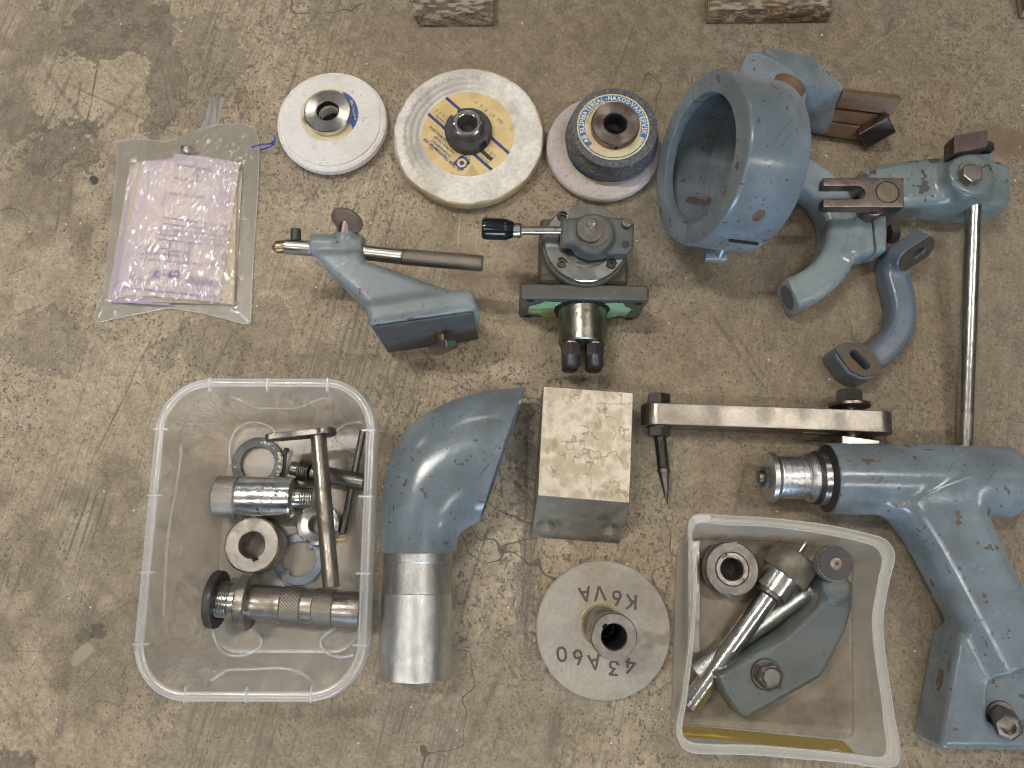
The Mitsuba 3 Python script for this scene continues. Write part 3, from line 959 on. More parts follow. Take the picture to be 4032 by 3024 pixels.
fr = wide(G1, 982, 735, .030, 266)
cc = G1(973, 668, .040)
cr_ = wide(G1, 973, 668, .040, 166)
cb = wide(G1, 973, 668, .040, 108)
nut = lathe([(cr_ - .001, .0298), (fr - .0012, .0302), (fr, .0292), (fr, .0196), (cr_ - .001, .0196)], 96)
notch = [place(box([fr, 0, .0275], [.0075, .0085, .012], c=.0003), [0, 0, 0], (0, 0, 1), roll=math.radians(a)) for a in (128, -48, 40, -140)]
nut = cut(nut, *notch[:2])
part(w, 'ring_nut', at(nut, fc), 'mat_black_oxide', 30, label='black slotted ring nut')
col = lathe([(cb, .0395), (cb + .001, .0402), (cr_ - .0018, .0402), (cr_, .0388), (cr_, .031)] + thread_profile(cr_ - .0002, .0240, .031, .0011, .0005)[::1] + [(cr_ - .001, .0235), (cb * .86, .0235), (cb * .86, .028)] + thread_profile(cb + .0001, .029, .037, .0012, -.0005), 84)
nn = [box([q * cr_, .0006 * q, .0395], [.0062, .0042, .008], c=.0002) for q in (-1, 1)]
part(w, 'collar', at(cut(col, *nn), cc), 'mat_steel_bright', 30, label='bright steel threaded collar with two slots')
part(w, 'bore', at(lathe([(cb * .86, .0236), (0, .0236), (0, .0226), (cb * .9, .0226)], 40), cc), 'mat_void', 30)

# ---------------------------------------------------------------- pale dish wheel and the grey cup wheel lying on it
w = thing('grinding_wheel', 'pale pinkish dish grinding wheel lying underneath the grey cup wheel', 'grinding wheel')
c = G2(882, 880, .014)
R = wide(G2, 882, 880, .011, 712)
part(w, 'disc', at(lathe([(.02, .0142), (R - .0065, .0142), (R - .002, .0132), (R, .0108), (R, .0065), (R - .002, .0045), (R * .7, 0), (.02, 0)], 128), c), 'mat_wheel_pink', 40)
lc2 = G2(905, 872, .0144)
r2 = wide(G2, 905, 872, .0144, 515)
lab = part(w, 'paper_label', flat(circ(lc2, r2), .01425), 'mat_label_yellow', False)
part(lab, 'blue_print', flat(circ(lc2, r2 * .955).difference(circ(lc2, r2 * .80)), .01446), 'mat_print_blue', False)
w = thing('cup_wheel', 'dark grey cup wheel with blue lettered label and brown hub, on a pale wheel', 'grinding wheel')
zt = .048
lc = G2(1002, 635, zt)
lr = wide(G2, 1002, 635, zt, 455)
cm = G2(988, 770, .026)
R = wide(G2, 985, 770, .026, 583)
part(w, 'cup', at(lathe([(.02, zt), (lr + .0035, zt), (lr + .008, zt - .0012), (R - .0085, zt - .0075), (R - .0035, zt - .0130), (R - .0006, zt - .0195), (R, zt - .0245), (R - .002, zt - .0300), (R - .006, .0147), (.02, .0147)], 128), (lc + (cm - lc) * .8)), 'mat_wheel_grey', 40)
lab = part(w, 'paper_label', flat(circ(lc, lr).difference(circ(G2(1033, 590, zt + .0095), .013)), zt + .0001), 'mat_label_cream', False, label='cream label with blue lettered band')


def arc_band(c, r0, r1, a0, a1):
    a = np.radians(np.linspace(a0, a1, 90))
    return Polygon(np.vstack([np.column_stack([c[0] + r1 * np.cos(a), c[1] + r1 * np.sin(a)]), np.column_stack([c[0] + r0 * np.cos(a[::-1]), c[1] + r0 * np.sin(a[::-1])])]))


part(lab, 'blue_band', flat(arc_band(lc, lr * .785, lr * .955, -22, 221).union(circ(lc, lr * .955).difference(circ(lc, lr * .925))), zt + .0003), 'mat_print_blue', False)
part(lab, 'lettering', text_arc('AB SLIPMATERIAL-NAXOS·VASTERVIK', lc, lr * .805, 214, -15, lr * .125, zt + .0003, True), 'mat_print_white', False)
part(lab, 'lettering', text_arc('TILLVERKAD OCH PROVAD', lc, lr * .700, 173, 78, lr * .062, zt + .0001, False), 'mat_print_ink', False)
hc = G2(1033, 590, zt + .0095)
hr = wide(G2, 1033, 590, zt + .0095, 305)
br = wide(G2, 1033, 590, zt + .0095, 143)
hub = lathe([(br, zt + .0088), (br + .0009, zt + .0096), (hr - .0010, zt + .0096), (hr, zt + .0086), (hr, zt + .0002), (br, zt + .0002)], 96)
hole = place(lathe(rod_profile(.0021, .01), 24), [0.0006, -hr - .003, zt + .0046], (0, 1, 0))
kw = box([.0, -br, zt + .006], [.0045, .004, .02], c=.0002)
hk = part(w, 'hub', at(cut(hub, hole, kw), hc), 'mat_steel_brown', 30, label='brown steel hub with a small hole in its side')
f, fuv = brushed_ring(hc, zt + .00964, br + .0011, hr - .0012)
principled('mat_turned_brown', mikit.proc(lambda p, n, uv: mix((.30, .255, .22), (.20, .15, .125), smoothstep(.35, .7, fbm(p.x * 70, p.y * 70, 3, 4))) * (1 + .25 * (noise(uv.y * 150, 3) - .5))), .34, metallic=.95, anisotropic=.7)
part(hk, 'turned_face', f, 'mat_turned_brown', True, uv=fuv)
part(w, 'bore', at(lathe([(br - .0004, zt + .0070), (br - .0004, zt - .010)] + thread_profile(br - .0002, zt - .022, zt - .012, .0012, .0006) + [(0, zt - .024), (0, zt - .026), (br - .0001, zt - .026), (br - .0001, zt + .0070)], 48), hc), 'mat_black_oxide', 30)

# ---------------------------------------------------------------- lower wheel on its tall hub
w = thing('grinding_wheel', 'flat tan grinding wheel with pencilled marking and tall steel hub, below the steel block', 'grinding wheel')
zt = .014
c = FE(1200, 1265, zt)
R = wide(FE, 1200, 1265, zt, 324)
part(w, 'disc', at(lathe([(.018, zt), (R - .0010, zt), (R, zt - .001), (R, .001), (R - .001, 0), (.018, 0)], 128), c), 'mat_wheel_tan', 30)
zh = .094
hc = FE(1252, 1300, zh)
hr = wide(FE, 1252, 1300, zh, 112)
br = wide(FE, 1252, 1300, zh, 62)
b0 = FE(1192, 1245, zt)
ring = lathe([(hr + .0008, zt + .0022), (hr + .0013, zt + .0022), (hr + .0017, zt + .0014), (hr + .0017, zt + .0002), (hr + .0008, zt + .0002)], 80)
part(w, 'bushing_rim', at(ring, b0), 'mat_label_yellow', 30, label='pale yellow rim round the foot of the hub')
prof = [(br, .0788), (br + .0006, .0795), (hr - .0008, .0795), (hr, .0787), (hr, .068), (hr - .0016, .067), (hr - .0016, .0), (br * .72, 0), (br * .72, .012), (br * .9, .013), (br * .9, .05), (br, .051)]
hub = lathe(prof, 80)
kw = box([-br * .75, br * .75, .074], [.0048, .0044, .03], c=.0002)
kw = place(box([br, 0, .074], [.0048, .0048, .03], c=.0002), [0, 0, 0], roll=math.radians(132))
b1 = np.array([hc[0], hc[1], zh])
b0z = np.array([b0[0], b0[1], zt + .0002])
ax = b1 - b0z
hub = cut(hub, kw)
hub.vertices[:, 2] *= np.linalg.norm(ax) / .0795
part(w, 'bore_shade', place(lathe([(br - .0004, .0775 * np.linalg.norm(ax) / .0795), (br - .0004, .052), (br * .9 - .0003, .050), (br * .9 - .0003, .013), (br * .9 - .0001, .013), (br * .9 - .0001, .0505), (br - .0001, .0525), (br - .0001, .0775 * np.linalg.norm(ax) / .0795)], 48), b0z, ax), 'mat_black_oxide', 30)  # added dark lining: shade down the tall bore put into its colour
part(w, 'hub', place(hub, b0z, ax), 'mat_steel_worn', 30, label='tall steel hub with keyway')
part(w, 'bore', place(lathe([(br * .71, .012), (0, .012), (0, .010), (br * .74, .010)], 40), b0z, ax), 'mat_void', 30)
Zw = zt


def letters(root, items, h, z, mat):
    ms = []
    for s, x, y, ang in items:
        q = FE(x, y, z)
        m = glyph(s, h, True)
        m.apply_translation([-m.bounds[1][0] / 2, -h / 2, 0])
        M = trimesh.transformations.rotation_matrix(math.radians(ang), [0, 0, 1])
        M[:3, 3] = [q[0], q[1], z + .0001]
        m.apply_transform(M)
        ms.append(m)
    return part(root, 'lettering', cat(*ms), mat, False)


letters(w, [('K', 1338, 1132, 176), ('6', 1270, 1112, 183), ('V', 1183, 1090, 184), ('A', 1112, 1094, 190)], .0135, Zw, 'mat_print_pencil')
letters(w, [('4', 1330, 1442, 168), ('3', 1252, 1452, 174), ('A', 1157, 1424, 186), ('6', 1082, 1398, 190), ('0', 1001, 1384, 188)], .0135, Zw, 'mat_print_pencil')
# ---------------------------------------------------------------- steel block
b = thing('steel_block', 'rust stained steel block with pale veined top face and two holes in its sloping front', 'block')
zt = .055
TL, TR, BR_, BL_ = FE(908, 86, zt), FE(1345, 118, zt), FE(1327, 655, zt), FE(880, 618, zt)
gl, gr = FE(850, 818, 0.0), FE(1275, 850, 0.0)
kl, kr = np.array([TL[0], TL[1], 0]), np.array([TR[0], TR[1], 0])
top = [TL, TR, BR_, BL_]
pts = []
cen = np.mean([*top, gl, gr, kl, kr], axis=0)
body = round_hull([p + (cen - p) / np.linalg.norm(cen - p) * .0012 for p in (*top, gl, gr, kl, kr)], .0007)
nrm = np.cross(gr - gl, BL_ - gl)
nrm /= np.linalg.norm(nrm)
if nrm[1] > 0:
    nrm = -nrm


def on_front(x, y):
    d = FE(x, y, 0.0) - np.array([0, 0, CAM_H])
    o = np.array([0, 0, CAM_H])
    return o + d * (((gl - o) @ nrm) / (d @ nrm))


holes = []
for hx, hy in ((921, 762), (1229, 779)):
    q = on_front(hx, hy)
    r = wide(FE, hx, hy, q[2], 47)
    holes.append(turned(q + nrm * .006, q - nrm * .007, [(0, .013), (r * .3, .0125), (r, .006), (r, 0), (0, 0)], 40))
part(b, 'body', cut(body, *holes), 'mat_block_side', 25)
tp = Polygon([p[:2] for p in top]).buffer(-.0008)
part(b, 'top_face', flat(tp, zt + .00032, .0003), 'mat_block_top', False, label='pale top face veined with rust')

# ---------------------------------------------------------------- link bar with its bolts
b = thing('link_bar', 'long flat steel link bar with hex bolts and a pointed stud', 'bar')
zt = .040
A, B_ = FD(36, 185, zt), FD(1093, 222, zt)
dirx = (B_ - A) / np.linalg.norm(B_ - A)
L = np.linalg.norm(B_ - A)
thick = wide(FD, 560, 200, zt, 92)
nrm = np.array([dirx[1], -dirx[0], 0.0])        # towards the viewer
hz = .017
prof = Polygon([(hz, -hz), (L - hz, -hz), (L - hz, hz), (hz, hz)]).union(Point(hz, 0).buffer(hz, 32)).union(Point(L - hz, 0).buffer(hz, 32))
prof = prof.difference(Polygon([(L - .085, -.0058), (L - .028, -.0058), (L - .028, .0058), (L - .085, .0058)]).buffer(.002)).difference(Point(hz, 0).buffer(.0055, 16))
Bm = np.stack([dirx, [0, 0, 1.0], nrm], 1)
bar = plate(prof, thick, .0012)
bar.vertices = bar.vertices @ Bm.T + (A - nrm * thick / 2 + np.array([0, 0, -hz]))
if bar.volume < 0:
    bar.invert()
metal('mat_link_bar', (.30, .272, .24), .36, .3, (.15, .12, .095), seed=93)
part(b, 'bar', bar, 'mat_link_bar', 30)
zc = zt - hz


def side(t, off, z=None):
    """point t metres along the bar, off metres from its middle towards the viewer, at the bolts' height"""
    q = A + dirx * t + nrm * off
    return np.array([q[0], q[1], zc if z is None else z])


t0 = float((FD(112, 180, zt) - A) @ dirx)
h2 = thick / 2
hx = place(hexagon(.0122, .0115), side(t0, -h2 - .0004), -nrm, hint=dirx)
part(b, 'bolt_head', hx, 'mat_steel_dark', 25)
part(b, 'nut', place(hexagon(.0120, .0095), side(t0, h2 + .0004), nrm, hint=dirx), 'mat_steel_dark', 25)
part(b, 'washer', turned(side(t0, h2), side(t0, h2 + 1), [(.003, .0012), (.0128, .0012), (.0132, .0006), (.0128, 0), (.003, 0)]), 'mat_steel_dark')
tip = FD(131, 568, .012)
tl = float(np.linalg.norm((tip - side(t0, 0))[:2]))
st0 = side(t0, h2)
stdir = (np.array([tip[0], tip[1], .016]) - st0)
sl = np.linalg.norm(stdir)
pr = [(0, sl), (.0006, sl - .0002), (.0060, sl - .034), (.0066, sl - .037), (.0066, .046), (.0058, .044)] + thread_profile(.0064, .004, .043, .0019, .0010) + [(.0056, 0), (0, 0)]
part(b, 'pointed_stud', turned(st0, st0 + stdir, pr, 48), 'mat_steel_dark', 30, label='dark threaded stud ground to a point')
t1 = float((FD(924, 200, zt) - A) @ dirx)
part(b, 'washer', turned(side(t1, -h2 - .0095), side(t1, 1), [(.004, .0045), (.0195, .0045), (.0205, .0035), (.0205, .0008), (.0197, 0), (.004, 0)]), 'mat_steel_brown', label='broad brown washer')
part(b, 'spacer', rod(side(t1, -h2 - .0095), side(t1, h2 + .010), .0058), 'mat_steel_dark')
part(b, 'bolt_head', place(hexagon(.0132, .0120), side(t1, -h2 - .0105), -nrm, hint=dirx + np.array([0, 0, .25])), 'mat_steel_dark', 25)
t2 = float((FD(914, 280, zc) - A) @ dirx)
R3 = np.stack([dirx, nrm, [0, 0, 1.0]], 1)
c_, s_ = math.cos(.10), math.sin(.10)
part(b, 'slot_nut', box(side(t2, h2 + .0098), [.038, .0085, .024], R3 @ np.array([[c_, -s_, 0], [s_, c_, 0], [0, 0, 1]]), .0008), 'mat_steel', 25)

# ---------------------------------------------------------------- exhaust elbow
e = thing('elbow_duct', 'blue painted elbow hood cut off at a slant, on a bare aluminium sleeve', 'duct elbow')
Rz = .0365
secs = [((128, 893), (491, 893)), ((128, 760), (492, 850)), ((131, 640), (505, 806)), ((146, 520), (530, 782)), ((178, 410), (556, 765)), ((232, 317), (576, 755)),
        ((310, 240), (588, 749)), ((415, 181), (594, 745)), ((545, 130), (597, 743)), ((680, 105), (599, 741)), ((822, 90), (602, 739))]


def loft(secs, grow, zb, nn=64, z0=Rz):
    rings = []
    a = np.arange(nn) * 2 * np.pi / nn
    for (l, r), b_ in zip(secs, zb):
        Lp, Rp = FE(*l, z0), FE(*r, z0)
        m_, hv = (Lp + Rp) / 2, (Rp - Lp) / 2
        n = np.linalg.norm(hv)
        hv = hv * (n + grow) / n
        rings.append(m_ + np.cos(a)[:, None] * hv + np.sin(a)[:, None] * np.array([0, 0, b_ + grow]))
    return np.array(rings)


zb = [Rz - .0002, .0362, .0362, .0362, .0363, .0364, .0364, .0364, .0364, .0363, .0362]
fine = np.linspace(0, len(secs) - 1, 41)
from scipy.interpolate import CubicSpline
S = np.array(secs, float)
SS = CubicSpline(np.arange(len(secs)), S.reshape(len(secs), 4))(fine).reshape(-1, 2, 2)
ZB = np.interp(fine, np.arange(len(secs)), zb)
O, I = loft(SS, 0.0, ZB), loft(SS, -.0035, ZB)
ns, nn = O.shape[0], O.shape[1]


def skin(Q, flip):
    V = Q.reshape(-1, 3)
    i, j = np.meshgrid(np.arange(len(Q) - 1), np.arange(nn), indexing='ij')
    a_, b_ = (i * nn + j).ravel(), (i * nn + (j + 1) % nn).ravel()
    q = np.stack([a_, b_, b_ + nn, a_ + nn], 1)
    if flip:
        q = q[:, ::-1]
    return trimesh.Trimesh(V, np.vstack([q[:, [0, 1, 2]], q[:, [0, 2, 3]]]), process=False)


rim = np.stack([O[-1], I[-1]])
foot = np.stack([I[0], O[0]])
hood = cat(skin(O, False), skin(rim, False), skin(I, True), skin(foot, False))
hood.merge_vertices()
if hood.volume < 0:
    hood.invert()
part(e, 'hood', hood, 'mat_blue', 40)
z1 = .0355
p_t, p_b = FE(304, 880, z1), FE(285, 1497, z1)
rs = wide(FE, 300, 1200, z1, 171)
Ls = np.linalg.norm(p_b - p_t)
part(e, 'sleeve', turned(p_t, p_b, [(rs - .0035, Ls - .004), (rs - .003, Ls), (rs - .0005, Ls), (rs, Ls - .0006), (rs, Ls * .343), (rs - .0005, Ls * .340), (rs - .0035, Ls * .340)], 96),
     'mat_aluminium', 30, label='bare scuffed aluminium sleeve')
metal('mat_worn_band', (.56, .56, .55), .38, .6, (.25, .24, .22), seed=81, freq=40)
part(e, 'sleeve_band', turned(p_t, p_b, [(rs - .0035, Ls * .340), (rs - .0005, Ls * .340), (rs - .0005, Ls * .10), (rs - .0001, Ls * .095), (rs - .0002, 0), (rs - .0035, 0)], 96), 'mat_worn_band', 30, label='darker worn band above the bare sleeve')

# ---------------------------------------------------------------- tool holder with clamped rod
h = thing('tool_holder', 'blue grey cast tool holder with clamped knurled rod and brown thumbscrew', 'tool holder')
zf = .100
FTL, FTR, FBL, FBR = G4(1006, 1146, zf), G4(2032, 1002, zf), G4(1150, 1472, .001), G4(2056, 1330, .001)
fb = np.array([(FTL + FBL)[0], (FTL + FBL)[1], 0]) / 2, np.array([(FTR + FBR)[0], (FTR + FBR)[1], 0]) / 2
fx = (fb[1] - fb[0]) / np.linalg.norm(fb[1] - fb[0])
fn = np.array([fx[1], -fx[0], 0])
if fn[1] > 0:
    fn = -fn
za = .083
SA, SB = G4(436, 402, za), G4(940, 428, za)
rs = wide(G4, 690, 420, za, 108)
arm = np.array([G4(470, 470, .095)[:2], G4(905, 455, .095)[:2], G4(960, 552, .095)[:2], G4(1500, 728, zf)[:2], G4(1900, 862, zf)[:2], G4(1992, 905, zf)[:2], FTR[:2], FTL[:2] + [.0005, 0], G4(945, 958, zf)[:2], G4(735, 765, .096)[:2], G4(520, 560, .095)[:2]])
footP = np.array([FTL[:2], FTR[:2], FTR[:2] - fn[:2] * .016 - fx[:2] * .004, FTL[:2] - fn[:2] * .020 + fx[:2] * .004])


def f_holder(p):
    zlo = .052
    a = d_prism(p, arm, zlo, zf - .002, .006)
    a = smin(a, d_cyl(p, SA, SB, rs, .0015), .009)
    K = G4(765, 300, .088)
    a = smin(a, d_cone(p, K + [0, -.006, 0], K + [.001, .004, 0], .0105), .007)
    Rf = np.stack([fx, -fn, [0, 0, 1.0]], 1)
    cF = (np.r_[FTL[:2], 0] + np.r_[FTR[:2], 0] + np.r_[FBL[:2], 0] + np.r_[FBR[:2], 0]) / 4
    LF = np.linalg.norm((FTR - FTL)[:2])
    a = smin(a, d_box(p, [*(cF - fn * .011)[:2], zf / 2], Rf, [LF / 2, .010, zf / 2 - .0005], .004), .008)
    return a


lo = np.min([arm.min(0), SA[:2], fb[0][:2], fb[1][:2]], axis=0) - .03
hi = np.max([arm.max(0), SB[:2], fb[0][:2], fb[1][:2]], axis=0) + .03
part(h, 'casting', solid(f_holder, [*lo, -.004], [*hi, .112], .0021), 'mat_blue_holder', True)
cF = (np.r_[FTL[:2], 0] + np.r_[FTR[:2], 0] + np.r_[FBL[:2], 0] + np.r_[FBR[:2], 0]) / 4
LF = np.linalg.norm((FTR - FTL)[:2])
fp = plate(Polygon([(-LF / 2 + .002, .0015), (LF / 2 - .002, .0015), (LF / 2 - .002, zf - .003), (-LF / 2 + .002, zf - .003)]), .0012, .0004, rnd=.003)
fp.vertices = fp.vertices @ np.stack([fx, [0, 0, 1.0], fn], 1).T + np.array([*(cF + fn * .0006)[:2], 0])
if fp.volume < 0:
    fp.invert()
metal('mat_foot_face', (.105, .112, .118), .5, .25, (.16, .16, .155), seed=61, metallic=.3)
part(h, 'foot_face', fp, 'mat_foot_face', 30, label='bare dark grey machined foot face')
q = cF + fn * .0002
tcen = np.array([*(q + fx * .012)[:2], .047])
part(h, 'clamp_bolt', rod(tcen - fn * .012, tcen + fn * .014, .0062), 'mat_brass', label='stained bolt shank')
cc_, ss_ = math.cos(.75), math.sin(.75)
Rt = np.stack([fx * cc_ + np.array([0, 0, ss_]), -fx * ss_ + np.array([0, 0, cc_]), fn], 1)
part(h, 'clamp_bolt_head', box(tcen + fn * .017, [.027, .0145, .0085], Rt, .0008), 'mat_steel', 25, label='rectangular steel bolt head, stained ochre')
part(h, 'clamp_bolt_stain', box(tcen + fn * .0214, [.022, .0115, .0006], Rt, .0002), 'mat_brass', 25, label='ochre stained end')
hole = turned(tcen + fn * .0004, tcen - fn, [(0, .0005), (.0105, .0005), (.0105, 0), (0, 0)], 40)
part(h, 'bolt_recess', hole, 'mat_void', 30)
rr = wide(G4, 310, 430, za, 76)
A0, A1 = G4(185, 418, za), G4(440, 440, za)
part(h, 'rod', rod(A0, A1, rr, .0006), 'mat_steel', 30)
part(h, 'rod_tip', turned(A0 + (A1 - A0) * .02, G4(98, 428, za), [(0, .0140), (.0018, .0138), (.0062, .0095), (.0062, 0), (0, 0)], 40), 'mat_brass', 30, label='pointed brass tip of the rod')
sc = G4(283, 325, za + .004)
part(h, 'lock_screw', rod(sc - [0, .004, 0], sc + [0, .0075, .002], .0050, .0008), 'mat_black_oxide', 30)
B0, B1, B2 = G4(925, 472, za), G4(1316, 518, za), G4(2092, 584, za)
part(h, 'rod', rod(B0, B1, rr * 1.0, .0005), 'mat_steel', 30)


def knurled(p0, p1, r, c=.001, seg=96, pitch=.0016, mat='mat_knurl', root=None, name='knurled_grip'):
    """cylinder skin with uv for crossed knurling, closed by chamfered ends"""
    p0, p1 = np.asarray(p0, float), np.asarray(p1, float)
    L = np.linalg.norm(p1 - p0)
    a = np.linspace(0, 2 * np.pi, seg + 1)
    prof_ = np.array([(0, 0), (r - c, 0), (r, c), (r, L - c), (r - c, L), (0, L)])
    V = np.stack([prof_[:, None, 0] * np.cos(a), prof_[:, None, 0] * np.sin(a), np.repeat(prof_[:, 1:], seg + 1, 1)], -1)
    m_ = round(2 * np.pi * r / pitch / 2) * 2
    uv = np.stack([np.repeat(a[None] / (2 * np.pi) * m_ / 2, len(prof_), 0), np.repeat(prof_[:, 1:] / pitch / 2, seg + 1, 1)], -1)
    Vs, Fs, Us, off = [], [], [], 0
    for k in range(len(prof_) - 1):
        Vs.append(V[k:k + 2].reshape(-1, 3))
        Us.append(uv[k:k + 2].reshape(-1, 2))
        j = np.arange(seg)
        q_ = off + np.stack([j, j + 1, j + seg + 2, j + seg + 1], 1)
        Fs += [q_[:, [0, 1, 2]], q_[:, [0, 2, 3]]]
        off += 2 * (seg + 1)
    m = trimesh.Trimesh(np.vstack(Vs), np.vstack(Fs), process=False)
    return part(root, name, place(m, p0, p1 - p0), mat, True, uv=np.vstack(Us))


knurled(B1, B2, rr * 1.03, root=h)
ts = G4(763, 262, .090)
part(h, 'thumbscrew_stem', rod(ts + [0, -.004, 0], ts + [.002, .008, .004], .0088, .001, .0072), 'mat_steel_brown', 30)
tc = G4(778, 168, .098)
u = G4(925, 235, .098) - G4(632, 100, .098)
La = np.linalg.norm(u) / 2
u = u / np.linalg.norm(u)
vv = np.array([.38, .74, .55])
vv -= u * (u @ vv)
vv /= np.linalg.norm(vv)
el = trimesh.creation.icosphere(4)
X = el.vertices * np.array([1.02 * La, .0150, .0050])
X[:, 2] *= 1 - .35 * np.exp(-(X[:, 0] / La) ** 2 * 2.0 - (X[:, 1] / .02) ** 2)
el.vertices = X @ np.stack([u, vv * .78, np.cross(u, vv)], 1).T + tc
metal('mat_dull_brown', (.15, .115, .092), .55, .4, (.09, .065, .05), seed=97, metallic=.4)
part(h, 'thumbscrew', el, 'mat_dull_brown', True, label='brown oval thumbscrew wing')
# ---------------------------------------------------------------- valve block with lever
H1, H2, H3, H4 = frame(2550, 2000, 1.62), frame(760, 1660, 1.9286), frame(2560, 250, 2.0743), frame(3050, 600, 2.2525)
EYE = np.array([0, 0, CAM_H])


def on_plane(F, x, y, o, n):
    d = F(x, y, 0.0) - EYE
    return EYE + d * (((o - EYE) @ n) / (d @ n))


def on_face(poly3, n, t):
    """thin sheet, t thick, lying on a flat face with normal n, from 3-D corner points"""
    o = poly3[0]
    B = basis(n)
    q = (np.asarray(poly3) - o) @ B
    m = plate(Polygon(q[:, :2]), t, min(.0002, t * .3), rnd=.0008)
    m.vertices = m.vertices @ B.T + o
    if m.volume < 0:
        m.invert()
    return m


paint('mat_rotor', (.088, .100, .092), 1.4, 41.0, wearc=(.13, .115, .095), rough=.4)
v = thing('lever_valve', 'dark lever valve with black handle, steel ring and green paint patches', 'valve')
zp = .069
T1, T2, T3 = G3(462, 927, zp), G3(1676, 946, zp), G3(478, 790, zp)
ux = (T2 - T1) / np.linalg.norm(T2 - T1)
un = np.array([ux[1], -ux[0], 0])                # front of the plate, towards the viewer
W_ = np.linalg.norm(T2 - T1)
th = float(-(T3 - T1) @ un)
Rv = np.stack([ux, -un, [0, 0, 1.0]], 1)
pc = (T1 + T2) / 2 - un * th / 2
part(v, 'mounting_plate', box([pc[0], pc[1], zp / 2], [W_, th, zp - .001], Rv, .0022), 'mat_dark_cast', 25)
for poly in (((550, 1005), (640, 985), (700, 960), (860, 968), (790, 1010), (785, 1050), (808, 1105), (700, 1112), (640, 1075), (545, 1068)),
             ((1235, 982), (1345, 972), (1435, 976), (1450, 1005), (1512, 1030), (1450, 1092), (1380, 1090), (1272, 1122), (1288, 1045))):
    P3 = [on_plane(G3, x, y, T1, un) + un * .0003 for x, y in poly]
    part(v, 'paint_patch', on_face(P3, un, .0006), 'mat_mint', 30, label='pale green paint patch on the plate')
for x, y in ((566, 957), (1570, 986), (545, 1103), (1486, 1127)):
    q = on_plane(G3, x, y, T1, un)
    part(v, 'screw_hole', turned(q - un * .001, q + un, [(0, .0014), (.0036, .0014), (.0044, .0011), (.0044, 0), (0, 0)], 32), 'mat_void', 30)
zc = .036
c0 = on_plane(G3, 1040, 1060, T1, un)
a0 = np.array([c0[0], c0[1], zc])
rc = wide(G3, 1040, 1200, .05, 229)
e0 = G3(1038, 1334, zc + rc * .9)
Lc = float((e0 - a0) @ un)
part(v, 'port_cylinder', turned(a0 - un * .002, a0 + un, [(0, Lc), (rc - .0016, Lc), (rc, Lc - .0014), (rc, .004), (rc - .001, .002), (rc - .001, 0), (0, 0)], 96), 'mat_port', 30, label='olive steel port cylinder')
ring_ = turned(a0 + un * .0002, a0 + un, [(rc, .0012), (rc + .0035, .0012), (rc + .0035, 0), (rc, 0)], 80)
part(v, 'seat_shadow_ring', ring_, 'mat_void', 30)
for gx, dz in ((-.5, .32), (.5, .32), (-.5, -.42), (.5, -.42)):
    f0 = a0 + un * (Lc - .002) + ux * rc * gx * .98 + np.array([0, 0, rc * dz])
    fz = hexagon(.0098, .0125, .0006)
    k_ = part(v, 'port_fitting', join(place(fz, f0 + un * .0015, un, hint=ux), turned(f0 + un * .0135, f0 + un * 2, [(0, .0125), (.0062, .0125), (.0072, .0119), (.0082, .011), (.0086, .0100), (.0086, 0), (0, 0)], 40)), 'mat_black_oxide', 25)
    part(k_, 'copper_washer', turned(f0 + un * .0004, f0 + un * 2, [(0, .0016), (.0098, .0016), (.0098, 0), (0, 0)], 32), 'mat_brass', 30)
zb = .062
B1, B2 = G3(655, 185, zb), G3(1478, 800, zb)
bc = (B1 + B2) / 2
bw, bl = abs((B2 - B1) @ ux), abs((B2 - B1) @ un)
part(v, 'body', box([*(bc - un * .0)[:2], zb / 2 + .001], [bw, bl, zb - .002], Rv, .003), 'mat_dark_cast', 25)
zd = .079
dc = G3(1082, 412, zd)
rd = wide(G3, 1082, 412, zd, 386)
part(v, 'round_housing', at(lathe([(0, zd - .006), (rd * 1.045, zd - .006), (rd * 1.06, zd - .0075), (rd * 1.06, .004), (0, .004)], 96), dc), 'mat_dark_cast', 30)
disc = lathe([(rd * .665, zd), (rd - .0008, zd), (rd, zd - .0008), (rd, zd - .0058), (rd * .665, zd - .0058)], 112)
bolts = [G3(x, y, zd) for x, y in ((864, 170), (858, 604), (1322, 612))]
for q in bolts:
    disc = cut(disc, at(lathe([(0, .004), (.0056, .004), (.0056, -.0052), (0, -.0052)], 32), q - dc, zd))
part(v, 'steel_ring', at(disc, dc), 'mat_disc_steel', 30, label='bright steel ring with countersunk screws')
for q in bolts:
    s_ = cut(lathe([(0, 0), (.0042, 0), (.0048, -.0006), (.0048, -.0046), (0, -.0046)], 32), place(hexagon(.0027, .005, .0002), [0, 0, -.0025]))
    part(v, 'socket_screw', at(s_, q, zd - .0008), 'mat_black_oxide', 30)
part(v, 'inner_disc', at(lathe([(0, zd - .0022), (rd * .655, zd - .0022), (rd * .655, zd - .0058), (0, zd - .0058)], 80), dc), 'mat_steel_dark', 30)
zr_ = .100
rc0 = G3(1148, 322, zr_)
rr0 = wide(G3, 1148, 322, zr_, 205)
earP = np.array([G3(x, y, .094)[:2] for x, y in ((1200, 150), (1480, 172), (1540, 230), (1535, 455), (1480, 510), (1240, 515), (1000, 480), (960, 380), (1050, 260))])


def f_rotor(p):
    a = d_prism(p, earP, zd - .001, .0925, .004)
    a = smin(a, d_cyl(p, [rc0[0], rc0[1], zd - .001], [rc0[0], rc0[1], zr_], rr0, .004), .005)
    q = G3(925, 330, .092)
    a = smin(a, d_box(p, q, Rv, [.0085, .0135, .0085], .004), .005)
    return a


